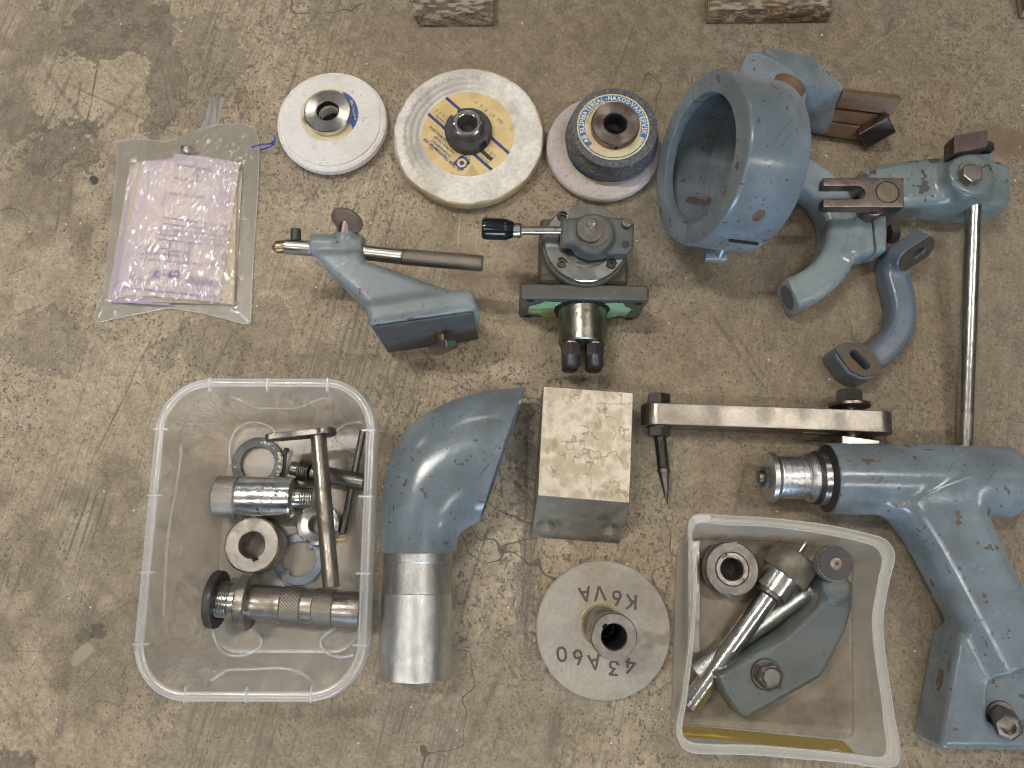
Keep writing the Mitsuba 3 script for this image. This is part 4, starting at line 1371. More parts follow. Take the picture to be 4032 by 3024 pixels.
part(v, 'rotor', solid(f_rotor, [earP[:, 0].min() - .03, earP[:, 1].min() - .012, zd - .004], [earP[:, 0].max() + .01, earP[:, 1].max() + .02, .106], .0013), 'mat_rotor', True, label='grey green rotor with lug')
part(v, 'rotor_washer', at(lathe([(0, .0008), (wide(G3, 1148, 305, zr_, 152), .0008), (wide(G3, 1148, 305, zr_, 155), 0), (0, 0)], 72), G3(1150, 312, zr_), zr_), 'mat_steel_dark', 30)
part(v, 'cover_disc', at(lathe([(0, .0044), (wide(G3, 1125, 285, .105, 126), .0044), (wide(G3, 1125, 285, .105, 128), .0038), (wide(G3, 1125, 285, .105, 128), 0), (0, 0)], 72), G3(1125, 290, .1045), .1008), 'mat_steel_dark', 30)
sq_ = cut(lathe([(0, .0058), (.0042, .0058), (.0050, .0050), (.0050, 0), (0, 0)], 40), place(hexagon(.0029, .006, .0002), [0, 0, .0026]))
part(v, 'centre_screw', at(sq_, G3(1133, 252, .108), .1053), 'mat_steel_bright', 30)
part(v, 'stop_pin', at(lathe(rod_profile(.0046, .008), 32), G3(1465, 232, .098), .0918), 'mat_steel_dark', 30)
part(v, 'plug', at(lathe([(0, .0004), (.0040, .0004), (.0040, 0), (0, 0)], 32), G3(1456, 430, .093), .0926), 'mat_black_oxide', 30)
l0, l1 = G3(905, 306, .094), G3(462, 300, .094)
part(v, 'lever', rod(l0, l1, wide(G3, 700, 300, .094, 41)), 'mat_steel', 30)
ld = (l1 - l0) / np.linalg.norm(l1 - l0)
part(v, 'lever_collar', turned(G3(480, 300, .094), G3(0, 292, .094), [(0, .0085), (.0072, .0085), (.0078, .0078), (.0078, .0012), (.0066, 0), (0, 0)], 40), 'mat_steel', 30)
hk0, hk1 = G3(424, 296, .094), G3(114, 282, .094)
hl = np.linalg.norm(hk1 - hk0)
hr_ = wide(G3, 250, 280, .094, 103)
part(v, 'handle_knob', turned(hk0, hk1, [(0, hl), (hr_ * .80, hl), (hr_ * .93, hl - .0010), (hr_, hl - .0042), (hr_, hl * .36), (hr_ * .96, hl * .27), (hr_ * .68, .0008), (hr_ * .62, 0), (0, 0)], 64), 'mat_bakelite', 40, label='glossy black plastic handle knob')

# ---------------------------------------------------------------- wheel guard: the big blue ring with its bracket
g = thing('wheel_guard', 'large blue ring shaped wheel guard with rusty clamp bracket behind', 'wheel guard')
Cf = H3(388, 782, .104)
ax_ = np.array([-.945, -.02, .325])
ax_ /= np.linalg.norm(ax_)
Rg, Lg = .0845, .067
Cb = Cf - ax_ * Lg
prof = [(Rg * .742, Lg - .001), (Rg * .75, Lg), (Rg - .0055, Lg), (Rg - .002, Lg - .0012), (Rg, Lg - .0045), (Rg * 1.0, Lg * .5), (Rg * 1.0, .003), (Rg - .002, 0), (0, 0), (0, .008), (Rg - .008, .008), (Rg - .008, Lg - .0125), (Rg * .742, Lg - .0095)]
shell = turned(Cb, Cf, prof, 144)
Bg = basis(ax_)


def guard_pt(x, y):
    """point of the guard's outer skin seen at pixel (x, y) of H3"""
    d = H3(x, y, 0.0) - EYE
    d /= np.linalg.norm(d)
    o = EYE - Cb
    dp, op = d - (d @ ax_) * ax_, o - (o @ ax_) * ax_
    a_, b_, c_ = dp @ dp, 2 * dp @ op, op @ op - Rg * Rg
    t = (-b_ - math.sqrt(max(b_ * b_ - 4 * a_ * c_, 0))) / (2 * a_)
    q = EYE + d * t
    n = (q - Cb) - ((q - Cb) @ ax_) * ax_
    return q, n / np.linalg.norm(n)


slots = []
for x, y in ((350, 200), (302, 1390)):
    q = on_plane(H3, x, y, Cf, ax_)
    r_ = (q - Cf) / np.linalg.norm(q - Cf)
    s_ = np.cross(ax_, r_)
    slots.append(box(q - ax_ * .002, [.05, .0017, .016], np.stack([r_, s_, ax_], 1), .0002))
part(g, 'ring', cut(shell, *slots), 'mat_blue', 35)
q, n = guard_pt(887, 1243)
part(g, 'plug', turned(q - n * .002, q + n, [(0, .0021), (.0060, .0021), (.0066, .0018), (.0066, 0), (0, 0)], 40), 'mat_rust', 30, label='rusty round plug')
q, n = guard_pt(650, 1470)
q2, _ = guard_pt(800, 1478)
part(g, 'hinge_strip', box(q * .45 + q2 * .55, [.042, .012, .004], np.stack([-ax_, np.cross(n, -ax_), n], 1), .0012), 'mat_blue', 25)
part(g, 'hinge_gap', box(q * .5 + q2 * .5 + n * .0012 - np.cross(n, -ax_) * (-.0078), [.034, .0010, .003], np.stack([-ax_, np.cross(n, -ax_), n], 1), .0002), 'mat_void', 25)
t0, t1_ = H3(445, 1572, .030), H3(617, 1578, .030)
tr = wide(H3, 530, 1575, .030, 47)
part(g, 'spout', turned(t1_, t0, [(tr - .0016, np.linalg.norm(t1_ - t0)), (tr, np.linalg.norm(t1_ - t0)), (tr, 0), (tr - .0016, 0)], 48), 'mat_blue_pale', 30)
part(g, 'spout_neck', rod(H3(560, 1560, .030), H3(600, 1470, .040), .008), 'mat_blue', 30)
# bracket
cheek = np.array([G5(x, y, .104)[:2] for x, y in ((556, 350), (640, 118), (690, 98), (770, 104), (960, 190), (1095, 300), (1172, 425), (1162, 560), (1100, 560), (1000, 480), (700, 470))])
web = round_hull([G5(820, 135, .085), G5(1000, 178, .082), G5(1190, 212, .074), G5(1300, 400, .050), G5(1460, 470, .040), G5(1300, 790, .012), G5(1228, 780, .014), G5(1180, 560, .050), G5(1120, 400, .085),
                  G5(1000, 200, .012), G5(1190, 240, .012), G5(1440, 480, .012)], .006)


def f_cheek(p):
    a = d_prism(p, cheek, .088, .103, .003)
    return a


part(g, 'bracket', solid(f_cheek, [cheek[:, 0].min() - .02, cheek[:, 1].min() - .06, .0], [cheek[:, 0].max() + .10, cheek[:, 1].max() + .03, .116], .0024), 'mat_blue', True, label='blue cast bracket cheek')
part(g, 'bracket_web', web, 'mat_blue', 40)
pa, pb_, pc_, pd_ = G5(1478, 462, .050), G5(1975, 520, .046), G5(1292, 818, .006), G5(1752, 884, .006)


def foot_pt(s, t):
    return (pa * (1 - s) + pb_ * s) * (1 - t) + (pc_ * (1 - s) + pd_ * s) * t


fnn = np.cross(pb_ - pa, pc_ - pa)
fnn /= np.linalg.norm(fnn)
if fnn[2] < 0:
    fnn = -fnn


def strip(s0, s1, t0, t1, up, down):
    c4 = [foot_pt(s0, t0), foot_pt(s1, t0), foot_pt(s1, t1), foot_pt(s0, t1)]
    return round_hull([c + fnn * (up - .0008) for c in c4] + [c - fnn * down for c in c4], .0008)


part(g, 'bracket_foot', hull([foot_pt(s, t) - fnn * .003 for s in (-.03, 1) for t in (-.02, 1)] + [np.array([*foot_pt(s, t)[:2], .002]) for s in (-.03, 1) for t in (-.06, .97)]), 'mat_blue', 25)
part(g, 'foot_rail', strip(0, 1, 0, .33, .005, .005), 'mat_rust', 25, label='rusty machined rail')
part(g, 'foot_rail', strip(.03, .99, .41, .67, .003, .005), 'mat_rust', 25, label='rusty machined rail')
part(g, 'foot_rail', strip(0, .93, .72, 1, .006, .005), 'mat_rust', 25, label='rusty machined rail')
bt = on_plane(G5, 1742, 752, pa, fnn) + fnn * .012
bx = np.array([.62, .72, .2])
bx -= fnn * (fnn @ bx)
bx /= np.linalg.norm(bx)
part(g, 'clamp_bolt', rod(bt - fnn * .014, bt, .007), 'mat_rust', 30)
part(g, 'clamp_bolt_head', box(bt, [.033, .0235, .013], np.stack([bx, np.cross(fnn, bx), fnn], 1), .001), 'mat_steel_brown', 25, label='brown rectangular bolt head')
part(g, 'pivot', rod(G5(960, 500, .094), G5(1005, 428, .094), .019, .001), 'mat_rust', 30, label='orange rusty pivot')

# ---------------------------------------------------------------- half round steady with slotted fork
s = thing('half_round_steady', 'pale blue half round steady bracket with split clamp, partly behind the big ring', 'bracket')
zt, zl = .040, .003
cl = spline([H4(x, y, zt) for x, y in ((200, 140), (370, 218), (490, 325), (588, 490), (626, 660), (602, 840), (515, 1010), (365, 1145), (168, 1238))], 60)[:, :2]
lug = np.array([H4(x, y, zt)[:2] for x, y in ((690, 560), (1002, 548), (1008, 720), (1002, 868), (860, 896), (720, 930), (640, 900))])
e_d = cl[-1] - cl[-2]
e_d /= np.linalg.norm(e_d)
hw = .0176


def f_steady(p):
    d2 = np.full(len(p), 1e9)
    for a_, b_ in zip(cl[:-1], cl[1:]):
        e = b_ - a_
        w_ = p[:, :2] - a_
        h_ = np.clip(w_ @ e / (e @ e), 0, 1)
        d2 = np.minimum(d2, np.sum((w_ - h_[:, None] * e) ** 2, 1))
    dx, dz, r_ = np.sqrt(d2) - hw, np.abs(p[:, 2] - (zt + zl) / 2) - (zt - zl) / 2, .0062
    dx, dz = dx + r_, dz + r_
    a_ = np.minimum(np.maximum(dx, dz), 0) + np.hypot(np.maximum(dx, 0), np.maximum(dz, 0)) - r_
    a_ = np.maximum(a_, (p[:, :2] - cl[-1]) @ e_d)
    b_ = d_prism(p, lug, .004, zt + .001, .006)
    a_ = smin(a_, b_, .010)
    sl = H4(884, 760, zt)
    return np.maximum(a_, -d_box(p, [sl[0], sl[1], .03], np.eye(3), [.0010, .045, .034], .0002))


part(s, 'arm', solid(f_steady, [cl[:, 0].min() - .02, cl[:, 1].min() - .025, 0], [lug[:, 0].max() + .008, cl[:, 1].max() + .02, .046], .0017), 'mat_blue_pale', True)
b0 = H4(1004, 725, .024)
part(s, 'clamp_bolt', place(hexagon(.0105, .0098), b0, (1, 0, 0), hint=(0, .3, 1)), 'mat_steel_dark', 25)
pe = np.array([*cl[-1], (zt + zl) / 2])
fe = lathe([(0, .0006), (.0125, .0006), (.0135, 0), (0, 0)], 40)
part(s, 'end_face', place(fe, pe + np.array([*e_d, 0]) * .0001, [*e_d, 0], hint=(0, 0, 1)), 'mat_foot_face', 30)
metal('mat_pin_end', (.27, .225, .175), .38, .4, (.14, .11, .08), seed=73)
zf_ = .0765
f_ = thing('slotted_fork', 'dark brown steel fork block with open slot and round pin, above the half round steady', 'fork block')
Fp = [H4(x, y, zf_) for x, y in ((432, 224), (1146, 222), (1150, 486), (432, 486))]
P = Polygon([q[:2] for q in Fp])
sl0, sl1 = H4(380, 356, zf_), H4(742, 354, zf_)
P = P.difference(Polygon([sl0[:2] + [0, .0072], sl1[:2] + [0, .0072], sl1[:2] - [0, .0072], sl0[:2] - [0, .0072]]).union(Point(*sl1[:2]).buffer(.0072)))
fk = plate(P, .0135, .0010)
part(f_, 'block', at(fk, (0, 0), zf_ - .0135), 'mat_steel_brown', 30)
q = H4(1000, 353, zf_)
part(f_, 'pin_head', at(lathe([(0, .0006), (.0107, .0006), (.0112, .0001), (.0112, 0), (0, 0)], 48), q, zf_ - .0002), 'mat_pin_end', 30, label='round bronze coloured pin end')
part(f_, 'pin_groove', at(lathe([(.0112, .00025), (.0122, .00025), (.0122, 0), (.0112, 0)], 48), q, zf_ - .0001), 'mat_void', 30)
part(f_, 'post', rod([*H4(880, 480, .055)[:2], .036], [*H4(880, 470, .062)[:2], .0635], .0118), 'mat_steel_brown', 30)

# ---------------------------------------------------------------- arm with clamp boss and long rod
a = thing('rod_clamp_arm', 'grey blue worn clamp arm with hex bolt boss holding a long bright steel rod', 'clamp arm')
za_ = .050
armP = np.array([H4(x, y, za_)[:2] for x, y in ((786, 140), (1050, 74), (1350, 34), (1640, 18), (1960, 42), (2090, 95), (2122, 160), (2122, 410), (2080, 470), (1900, 500), (1700, 452), (1450, 452), (1150, 470), (786, 300))])
bc_ = H4(1745, 195, .066)
rb = wide(H4, 1745, 195, .066, 205)
capP = np.array([H4(x, y, .062)[:2] for x, y in ((1650, -8), (1950, -6), (1925, 395), (1660, 395))])


def f_arm(p):
    k_ = d_prism(p, armP, .003, za_, .009)
    k_ = smin(k_, d_cyl(p, [bc_[0], bc_[1], .005], [bc_[0], bc_[1], .067], rb, .005), .014)
    k_ = smin(k_, d_prism(p, capP, .018, .062, .006), .006)
    return k_


part(a, 'arm', solid(f_arm, [armP[:, 0].min() - .01, armP[:, 1].min() - .012, 0], [armP[:, 0].max() + .01, armP[:, 1].max() + .025, .074], .0019), 'mat_teal_grey', True)
part(a, 'boss_washer', at(lathe([(.010, .0012), (wide(H4, 1735, 180, .068, 108), .0012), (wide(H4, 1735, 180, .068, 114), .0004), (wide(H4, 1735, 180, .068, 114), 0), (.010, 0)], 56), H4(1740, 185, .068), .0668), 'mat_steel_worn', 30)
hxh = place(hexagon(wide(H4, 1755, 185, .076, 92), .0105, .0009), [0, 0, 0], roll=.3)
part(a, 'boss_bolt', at(hxh, H4(1752, 187, .076), .0678), 'mat_steel_worn', 25, label='worn steel hex bolt head on the boss')
r0, r1 = H4(1768, 380, .045), px(3797, 1760, .0105)
d_ = (r1 - r0) / np.linalg.norm(r1 - r0)
part(a, 'long_rod', rod(r0, r1, .0080, .001), 'mat_steel', 30, label='long bright steel rod')
TB = [K3(x, y, .074) for x, y in ((1392, 412), (1768, 346), (1768, 528), (1392, 598))]
blk = round_hull([t + np.array([0, 0, -.001]) for t in TB] + [t + np.array([0, 0, -.020]) for t in TB], .0009)
part(a, 'square_head', blk, 'mat_steel_brown', 25, label='brown square clamp head')
part(a, 'head_washer', turned(K3(1690, 540, .060), K3(1690, 600, .060), [(0, .004), (.0125, .004), (.0125, 0), (0, 0)], 40), 'mat_black_oxide', 30)
# ---------------------------------------------------------------- curved bracket with slotted pads
c_b = thing('curved_bracket', 'deep blue curved bracket with bare slotted pads at both ends', 'bracket')
zt5 = .030
cl5 = spline([K5(x, y, zt5) for x, y in ((985, 290), (905, 400), (935, 560), (968, 720), (950, 890), (868, 1030), (760, 1130), (610, 1195))], 50)
hn = np.array([.42, -.66, .62])
hn /= np.linalg.norm(hn)
hu = K5(1205, 215, .042) - K5(905, 412, .042)
hL = np.linalg.norm(hu) / 2
hu = hu - hn * (hn @ hu)
hu /= np.linalg.norm(hu)
hv = np.cross(hn, hu)
hc5 = K5(1055, 312, .042)
padP = np.array([K5(x, y, .036)[:2] for x, y in ((385, 1085), (450, 1038), (610, 1036), (690, 1095), (775, 1225), (745, 1300), (620, 1312), (520, 1265))])

padR = np.array(Polygon(padP).buffer(-.008).buffer(.0092).exterior.simplify(.0002).coords[:-1]) + np.array([-.0012, -.0022])


def f_curved(p):
    d2 = np.full(len(p), 1e9)
    for a_, b_ in zip(cl5[:-1], cl5[1:]):
        e = b_[:2] - a_[:2]
        w_ = p[:, :2] - a_[:2]
        h_ = np.clip(w_ @ e / (e @ e), 0, 1)
        d2 = np.minimum(d2, np.sum((w_ - h_[:, None] * e) ** 2, 1))
    r_ = .0085
    dx, dz = np.sqrt(d2) - .0140 + r_, np.abs(p[:, 2] - .0165) - .0145 + r_
    k_ = np.minimum(np.maximum(dx, dz), 0) + np.hypot(np.maximum(dx, 0), np.maximum(dz, 0)) - r_
    k_ = smin(k_, d_prism(p, padR, .001, .0335, .004), .005)
    q_ = (p - hc5) @ np.stack([hu, hv, hn], 1)
    st_ = np.hypot(np.maximum(np.abs(q_[:, 0]) - (hL - .013), 0), q_[:, 1]) - .0135
    dz = np.abs(q_[:, 2] + .0085) - .0085
    w2 = np.maximum(st_, dz) if False else np.minimum(np.maximum(st_ + .002, dz + .002), 0) + np.hypot(np.maximum(st_ + .002, 0), np.maximum(dz + .002, 0)) - .002
    k_ = smin(k_, w2, .006)
    hol = np.hypot(np.maximum(np.abs(q_[:, 0] - .004) - .004, 0), q_[:, 1]) - .0050
    k_ = np.maximum(k_, -np.maximum(hol, -q_[:, 2] - .03))
    s0, s1 = K5(548, 1128, .036)[:2], K5(640, 1222, .036)[:2]
    e = s1 - s0
    w_ = p[:, :2] - s0
    h_ = np.clip(w_ @ e / (e @ e), 0, 1)
    return np.maximum(k_, -(np.linalg.norm(w_ - h_[:, None] * e, axis=1) - .0043))


part(c_b, 'arm', solid(f_curved, [padP[:, 0].min() - .02, padP[:, 1].min() - .02, -.001], [cl5[:, 0].max() + .045, cl5[:, 1].max() + .035, .064], .0016), 'mat_blue_deep', True)
s0, s1 = K5(548, 1128, .036)[:2], K5(640, 1222, .036)[:2]
from shapely.geometry import LineString
metal('mat_bare_pad', (.092, .080, .066), .5, .45, (.22, .12, .05), seed=71, metallic=.5)
pad = Polygon(padP).difference(LineString([s0, s1]).buffer(.0044))
part(c_b, 'pad', at(plate(pad, .0024, .0004, rnd=.0035), (0, 0), .0335), 'mat_bare_pad', 30, label='bare dark metal pad with long slot')
st = LineString([(-(hL - .0135), 0), (hL - .0135, 0)]).buffer(.0128).difference(LineString([(.0, 0), (.008, 0)]).buffer(.0051))
pd = plate(st, .0008, .0002)
pd.vertices = pd.vertices @ np.stack([hu, hv, hn], 1).T + hc5 + hn * .0001
if pd.volume < 0:
    pd.invert()
part(c_b, 'pad', pd, 'mat_bare_pad', 30, label='bare dark tilted pad with oblong hole')

# ---------------------------------------------------------------- spindle head at the right edge
t = thing('spindle_head', 'large blue cast spindle head with ribbed aluminium pulley and bolted foot', 'spindle head')
zc = .036
A0, A1 = G6(690, 455, zc), G6(2112, 480, zc)
axb = (A1 - A0) / np.linalg.norm(A1 - A0)
Rb = wide(G6, 1200, 470, zc, 272)
LB = np.linalg.norm(A1 - A0)
N0, N1 = FD(1215, 520, .036), FD(1560, 1210, .036)
nd = (N1 - N0) / np.linalg.norm(N1 - N0)
nw = np.array([-nd[1], nd[0], 0])
neckR = wide(FD, 1300, 800, .05, 150)
footP_ = np.array([FD(x, y, .052)[:2] for x, y in ((1352, 1105), (1410, 1080), (1800, 1080), (1800, 1592), (1290, 1586), (1268, 1565))])
pocket = np.array([FD(x, y, .052)[:2] for x, y in ((1475, 1245), (1800, 1245), (1800, 1490), (1530, 1500), (1462, 1460))])


def f_spindle(p):
    k_ = d_cyl(p, A0 - axb * .02, A1, Rb, .007)
    k_ = np.maximum(k_, -((p - A0) @ axb))
    q_ = (p - N0)
    tt = q_ @ nd
    off = q_ @ nw
    r_ = .019
    hw_ = neckR * (1.02 - .10 * np.clip(tt / .2, 0, 1)) + .012 * np.exp(-np.clip(tt, 0, 1) / .02)
    dx, dz = np.abs(off) - hw_ + r_, np.abs(p[:, 2] - .036) - .031 + r_
    nk = np.minimum(np.maximum(dx, dz), 0) + np.hypot(np.maximum(dx, 0), np.maximum(dz, 0)) - r_
    nk = np.maximum(nk, np.maximum(-tt, tt - np.linalg.norm(N1 - N0)))
    k_ = smin(k_, nk, .012)
    ft = d_prism(p, footP_, .0015, .052, .006)
    ft = smax(ft, -d_prism(p, pocket, .038, .2, .004), .005)
    return smin(k_, ft, .012)


x1 = FD(1790, 1400, .05)[0]
part(t, 'casting', solid(f_spindle, [A0[0] - .008, footP_[:, 1].min() - .008, -.002], [x1, A0[1] + Rb + .008, .078], .0022), 'mat_blue', True)


def ax_t(x, y0=455):
    return float((G6(x, y0, zc) - A0) @ axb)


def spin(x0, x1, prof_, mat, name, label=None, smooth=30):
    p0 = A0 + axb * x0
    return part(t, name, turned(p0, p0 + axb, prof_, 96), mat, smooth, label=label)


u = wide(G6, 400, 450, zc, 1)
spin(ax_t(690) - .0006, 0, [(Rb * .75, .0006), (Rb - .0016, .0006), (Rb - .0022, 0), (Rb * .70, -.004), (Rb * .70, .002)], 'mat_black_oxide', 'end_face')
spin(ax_t(612), 0, [(.02, .030), (206 * u, .030), (206 * u, .0012), (203 * u, 0), (.02, 0)], 'mat_steel', 'bearing_ring')
spin(ax_t(588), 0, [(0, .008), (190 * u, .008), (205 * u, .007), (205 * u, .001), (200 * u, 0), (0, 0)], 'mat_black_oxide', 'seal')
w0, w1 = ax_t(243), ax_t(590)
Lp = w1 - w0
fl = .0078
pp = [(0, Lp), (184 * u, Lp), (187 * u, Lp - .001), (187 * u, Lp - .0045), (172 * u, Lp - fl), (160 * u, Lp - fl - .001)]
gr_n = 5
for i in range(gr_n):
    z_ = Lp - fl - .003 - (Lp - 2 * fl - .006) * (i + .0) / (gr_n - 1)
    pp += [(163 * u, z_ + .0009), (156 * u, z_ + .0006), (156 * u, z_ - .0006), (163 * u, z_ - .0009)]
pp += [(160 * u, fl + .001), (172 * u, fl), (187 * u, .0045), (187 * u, .001), (183 * u, 0), (0, 0)]
spin(w0, 0, pp, 'mat_aluminium', 'pulley', label='ribbed bare aluminium pulley')
n0 = A0 + axb * (ax_t(200))
part(t, 'nut', place(hexagon(92 * u, .0125), n0 + axb * .0002, axb, hint=(0, .4, 1)), 'mat_steel_dark', 25)
part(t, 'spindle_end', rod(A0 + axb * ax_t(165), A0 + axb * ax_t(215), 48 * u, .001), 'mat_steel_dark', 30)
part(t, 'rear_ring', rod(A1 - axb * .001, A1 + axb * .012, Rb * .72, .002), 'mat_steel_brown', 30)
pw = G7(868, 1318, .040)
part(t, 'foot_washer', at(lathe([(0, .0026), (wide(FD, 1518, 1452, .04, 62), .0026), (wide(FD, 1518, 1452, .04, 66), .0012), (wide(FD, 1518, 1452, .04, 66), 0), (0, 0)], 48), pw, .0372), 'mat_steel_brown', 30)
fq0, fq1 = G7(868, 1318, .040), G7(920, 1394, .066)
fL = np.linalg.norm(fq1 - fq0)
fn_ = cut(hexagon(.0118, fL, .0012), lathe([(0, fL + .01), (.0062, fL + .01), (.0062, fL - .009), (0, fL - .009)], 32))
part(t, 'foot_nut', place(fn_, fq0, fq1 - fq0, hint=(1, .2, 0)), 'mat_steel_dark', 25, label='tall dark hex nut with hollow end')
# ---------------------------------------------------------------- left tub
tb = thing('plastic_tub', 'clear rectangular plastic tub holding loose steel parts', 'tub')
zr = .110
cy0, cy1 = FC(600, 44, zr)[1], FC(600, 1620, zr)[1]
cx0, cx1 = FC(80, 800, zr)[0], FC(1187, 800, zr)[0]
tc = np.array([(cx0 + cx1) / 2, (cy0 + cy1) / 2])
HX, HY = (cx1 - cx0) / 2, (cy0 - cy1) / 2


def rrect(hx, hy, r, n=26):
    pts = []
    for sx, sy, a0 in ((1, 1, 0), (-1, 1, 90), (-1, -1, 180), (1, -1, 270)):
        a = np.radians(np.linspace(a0, a0 + 90, n))
        pts.append(np.column_stack([sx * (hx - r) + r * np.cos(a), sy * (hy - r) + r * np.sin(a)]))
    return np.vstack(pts)


def shell_of(rings, closed_bottom=True):
    """open sheet through rings (same count of points each)"""
    n = len(rings[0])
    V = np.vstack(rings)
    F = []
    j = np.arange(n)
    j2 = (j + 1) % n
    for i in range(len(rings) - 1):
        F += [np.stack([i * n + j, i * n + j2, (i + 1) * n + j2], 1), np.stack([i * n + j, (i + 1) * n + j2, (i + 1) * n + j], 1)]
    if closed_bottom:
        V = np.vstack([V, rings[0].mean(0)])
        F.append(np.stack([np.full(n, len(V) - 1), j2, j], 1))
    return trimesh.Trimesh(V, np.vstack(F), process=False)


def lev(hx, hy, r, z):
    q = rrect(hx, hy, r)
    return np.column_stack([q + tc, np.full(len(q), z)])


LIP = .0092
wx, wy = HX - LIP, HY - LIP
fx_, fy_ = wx - .0190, wy - .0165
part(tb, 'wall', shell_of([lev(fx_ - .006, fy_ - .006, .020, .0022), lev(fx_ - .001, fy_ - .001, .024, .0032), lev(fx_ + .0012, fy_ + .0012, .026, .008), lev(fx_ + .006, fy_ + .005, .029, .034),
                           lev(wx - .0045, wy - .004, .036, .085), lev(wx - .001, wy - .001, .039, .106), lev(wx, wy, .040, zr - .001)]), 'mat_tub_clear', 50, label='clear slightly milky wall and floor')
part(tb, 'rim', shell_of([lev(wx, wy, .040, zr - .001), lev(wx + .0012, wy + .0012, .041, zr), lev(wx + .004, wy + .004, .0435, zr + .0006), lev(HX - .0022, HY - .0022, .047, zr), lev(HX - .0004, HY - .0004, .0495, zr - .002),
                          lev(HX, HY, .050, zr - .007), lev(HX + .0003, HY + .0003, .050, zr - .013)], False), 'mat_tub_rim', 40, label='whitish flanged rim')
part(tb, 'rim_bead', shell_of([lev(wx + .0006, wy + .0006, .0405, zr + .0002), lev(wx + .0011, wy + .0011, .041, zr + .0010), lev(wx + .0018, wy + .0018, .0415, zr + .0002)], False), 'mat_tub_rim', True)
part(tb, 'rim_bead', shell_of([lev(HX - .0030, HY - .0030, .046, zr + .0001), lev(HX - .0024, HY - .0024, .0466, zr + .0009), lev(HX - .0016, HY - .0016, .0475, zr - .0002)], False), 'mat_tub_rim', True)
for x, y, dx, dy in ((400, 70, 0, 1), (680, 72, 0, 1), (970, 80, 0, 1), (280, 1590, 0, -1), (577, 1594, 0, -1), (890, 1598, 0, -1)):
    q = FC(x, y, zr)[0]
    part(tb, 'rim_rib', box([q, tc[1] + dy * (HY - LIP / 2 - .0022), zr - .0008], [.0016, LIP + .004, .0046], None, .0005), 'mat_tub_rim', 25)
for yl, side_ in ((295, -1), (615, -1), (988, -1), (1335, -1), (300, 1), (620, 1), (993, 1), (1340, 1)):
    q = FC(600, yl, zr)[1]
    part(tb, 'rim_rib', box([tc[0] + side_ * (HX - LIP / 2 - .0022), q, zr - .0008], [LIP + .004, .0016, .0046], None, .0005), 'mat_tub_rim', 25)


def moulded(F, pts, z, r, root, mat='mat_tub_rim', closed=False):
    P_ = [F(x, y, zz if (zz := z) is not None else 0) for x, y in pts]
    if closed:
        P_.append(P_[0])
    return part(root, 'moulded_ridge', tube(spline(P_, 64), r, 8), mat, True)


for pts in (((500, 470), (497, 380), (520, 310), (575, 268), (640, 264), (700, 290), (722, 320)), ((1140, 262), (1090, 264), (1030, 290), (998, 330), (1060, 385), (1120, 435)),
            ((418, 1270), (432, 1330), (475, 1380), (540, 1392), (610, 1370), (650, 1335), (640, 1300), (590, 1262)), ((1010, 1252), (960, 1290), (935, 1325), (960, 1370), (1030, 1398), (1100, 1385))):
    moulded(FC, pts, .0045, .0018, tb, 'mat_tub_ridge')
for pts, z in ((((400, 1512), (440, 1490), (480, 1465), (560, 1458), (800, 1460), (850, 1480), (885, 1506)), .05), (((500, 138), (560, 160), (620, 188), (700, 192), (830, 190), (890, 165), (975, 148)), .05),
               (((262, 370), (240, 560), (205, 760), (185, 1000), (178, 1200)), .05)):
    moulded(FC, pts, z, .0014, tb, 'mat_tub_clear')


# ---------------------------------------------------------------- what lies in the left tub
zb0 = .0036


def washer(name, label, F, cx, cy, ro, ri, z, h, mat, group=None, tilt=None):
    k = thing(name, label, 'washer', group)
    c = F(cx, cy, z + h)
    R_, r_ = wide(F, cx, cy, z + h, ro), wide(F, cx, cy, z + h, ri)
    m = lathe([(r_, h - .0004), (r_ + .0004, h), (R_ - .0006, h), (R_, h - .0006), (R_, .0004), (R_ - .0004, 0), (r_ + .0004, 0), (r_, .0004)], 96)
    return k, m, c, R_, r_


k, m, c, R_, r_ = washer('ring_washer', 'black ring washer flecked with pale paint, upper left inside the left tub', H2, 490, 318, 198, 128, zb0, .004, 'mat_washer_dark')
part(k, 'ring', at(m, c, zb0), 'mat_washer_dark', 30)
fl_ = [flat(Polygon([H2(x + dx * s_, y + dy * s_, .0078)[:2] for dx, dy in ((-1, -.4), (.2, -1), (1, .2), (.1, 1))]), zb0 + .00405, .0001) for x, y, s_ in
       ((520, 160, 9), (545, 160, 13), (575, 172, 10), (610, 200, 9), (652, 245, 16), (660, 275, 18), (656, 300, 13), (655, 345, 17), (645, 380, 14), (320, 346, 9), (640, 405, 8))]
part(k, 'paint_fleck', cat(*fl_), 'mat_label_cream', False, kind='stuff')
k, m, c, R_, r_ = washer('ring_washer', 'blue grey lock washer with inner tabs, between bushing and rod in the left tub', H2, 802, 1045, 192, 130, zb0, .0022, 'mat_washer_blue')
tabs = [box([r_ * .97 * math.cos(a_), r_ * .97 * math.sin(a_), .0016], [.004, .0062, .0020], np.array([[math.cos(a_), -math.sin(a_), 0], [math.sin(a_), math.cos(a_), 0], [0, 0, 1]]), .0003) for a_ in (math.radians(50), math.radians(-130))]
part(k, 'ring', at(join(m, *tabs), c, zb0), 'mat_washer_blue', 30)
k = thing('slotted_nut', 'bright slotted round nut with fine turned face, partly under the rod in the left tub', 'nut')
c = H2(948, 778, zb0 + .011)
R_, r_ = wide(H2, 948, 778, .012, 162), wide(H2, 948, 778, .012, 72)
m = lathe([(r_, .0102), (r_ + .0006, .0108), (R_ - .0008, .0108), (R_, .0100), (R_, .0005), (R_ - .0005, 0), (r_, 0)], 96)
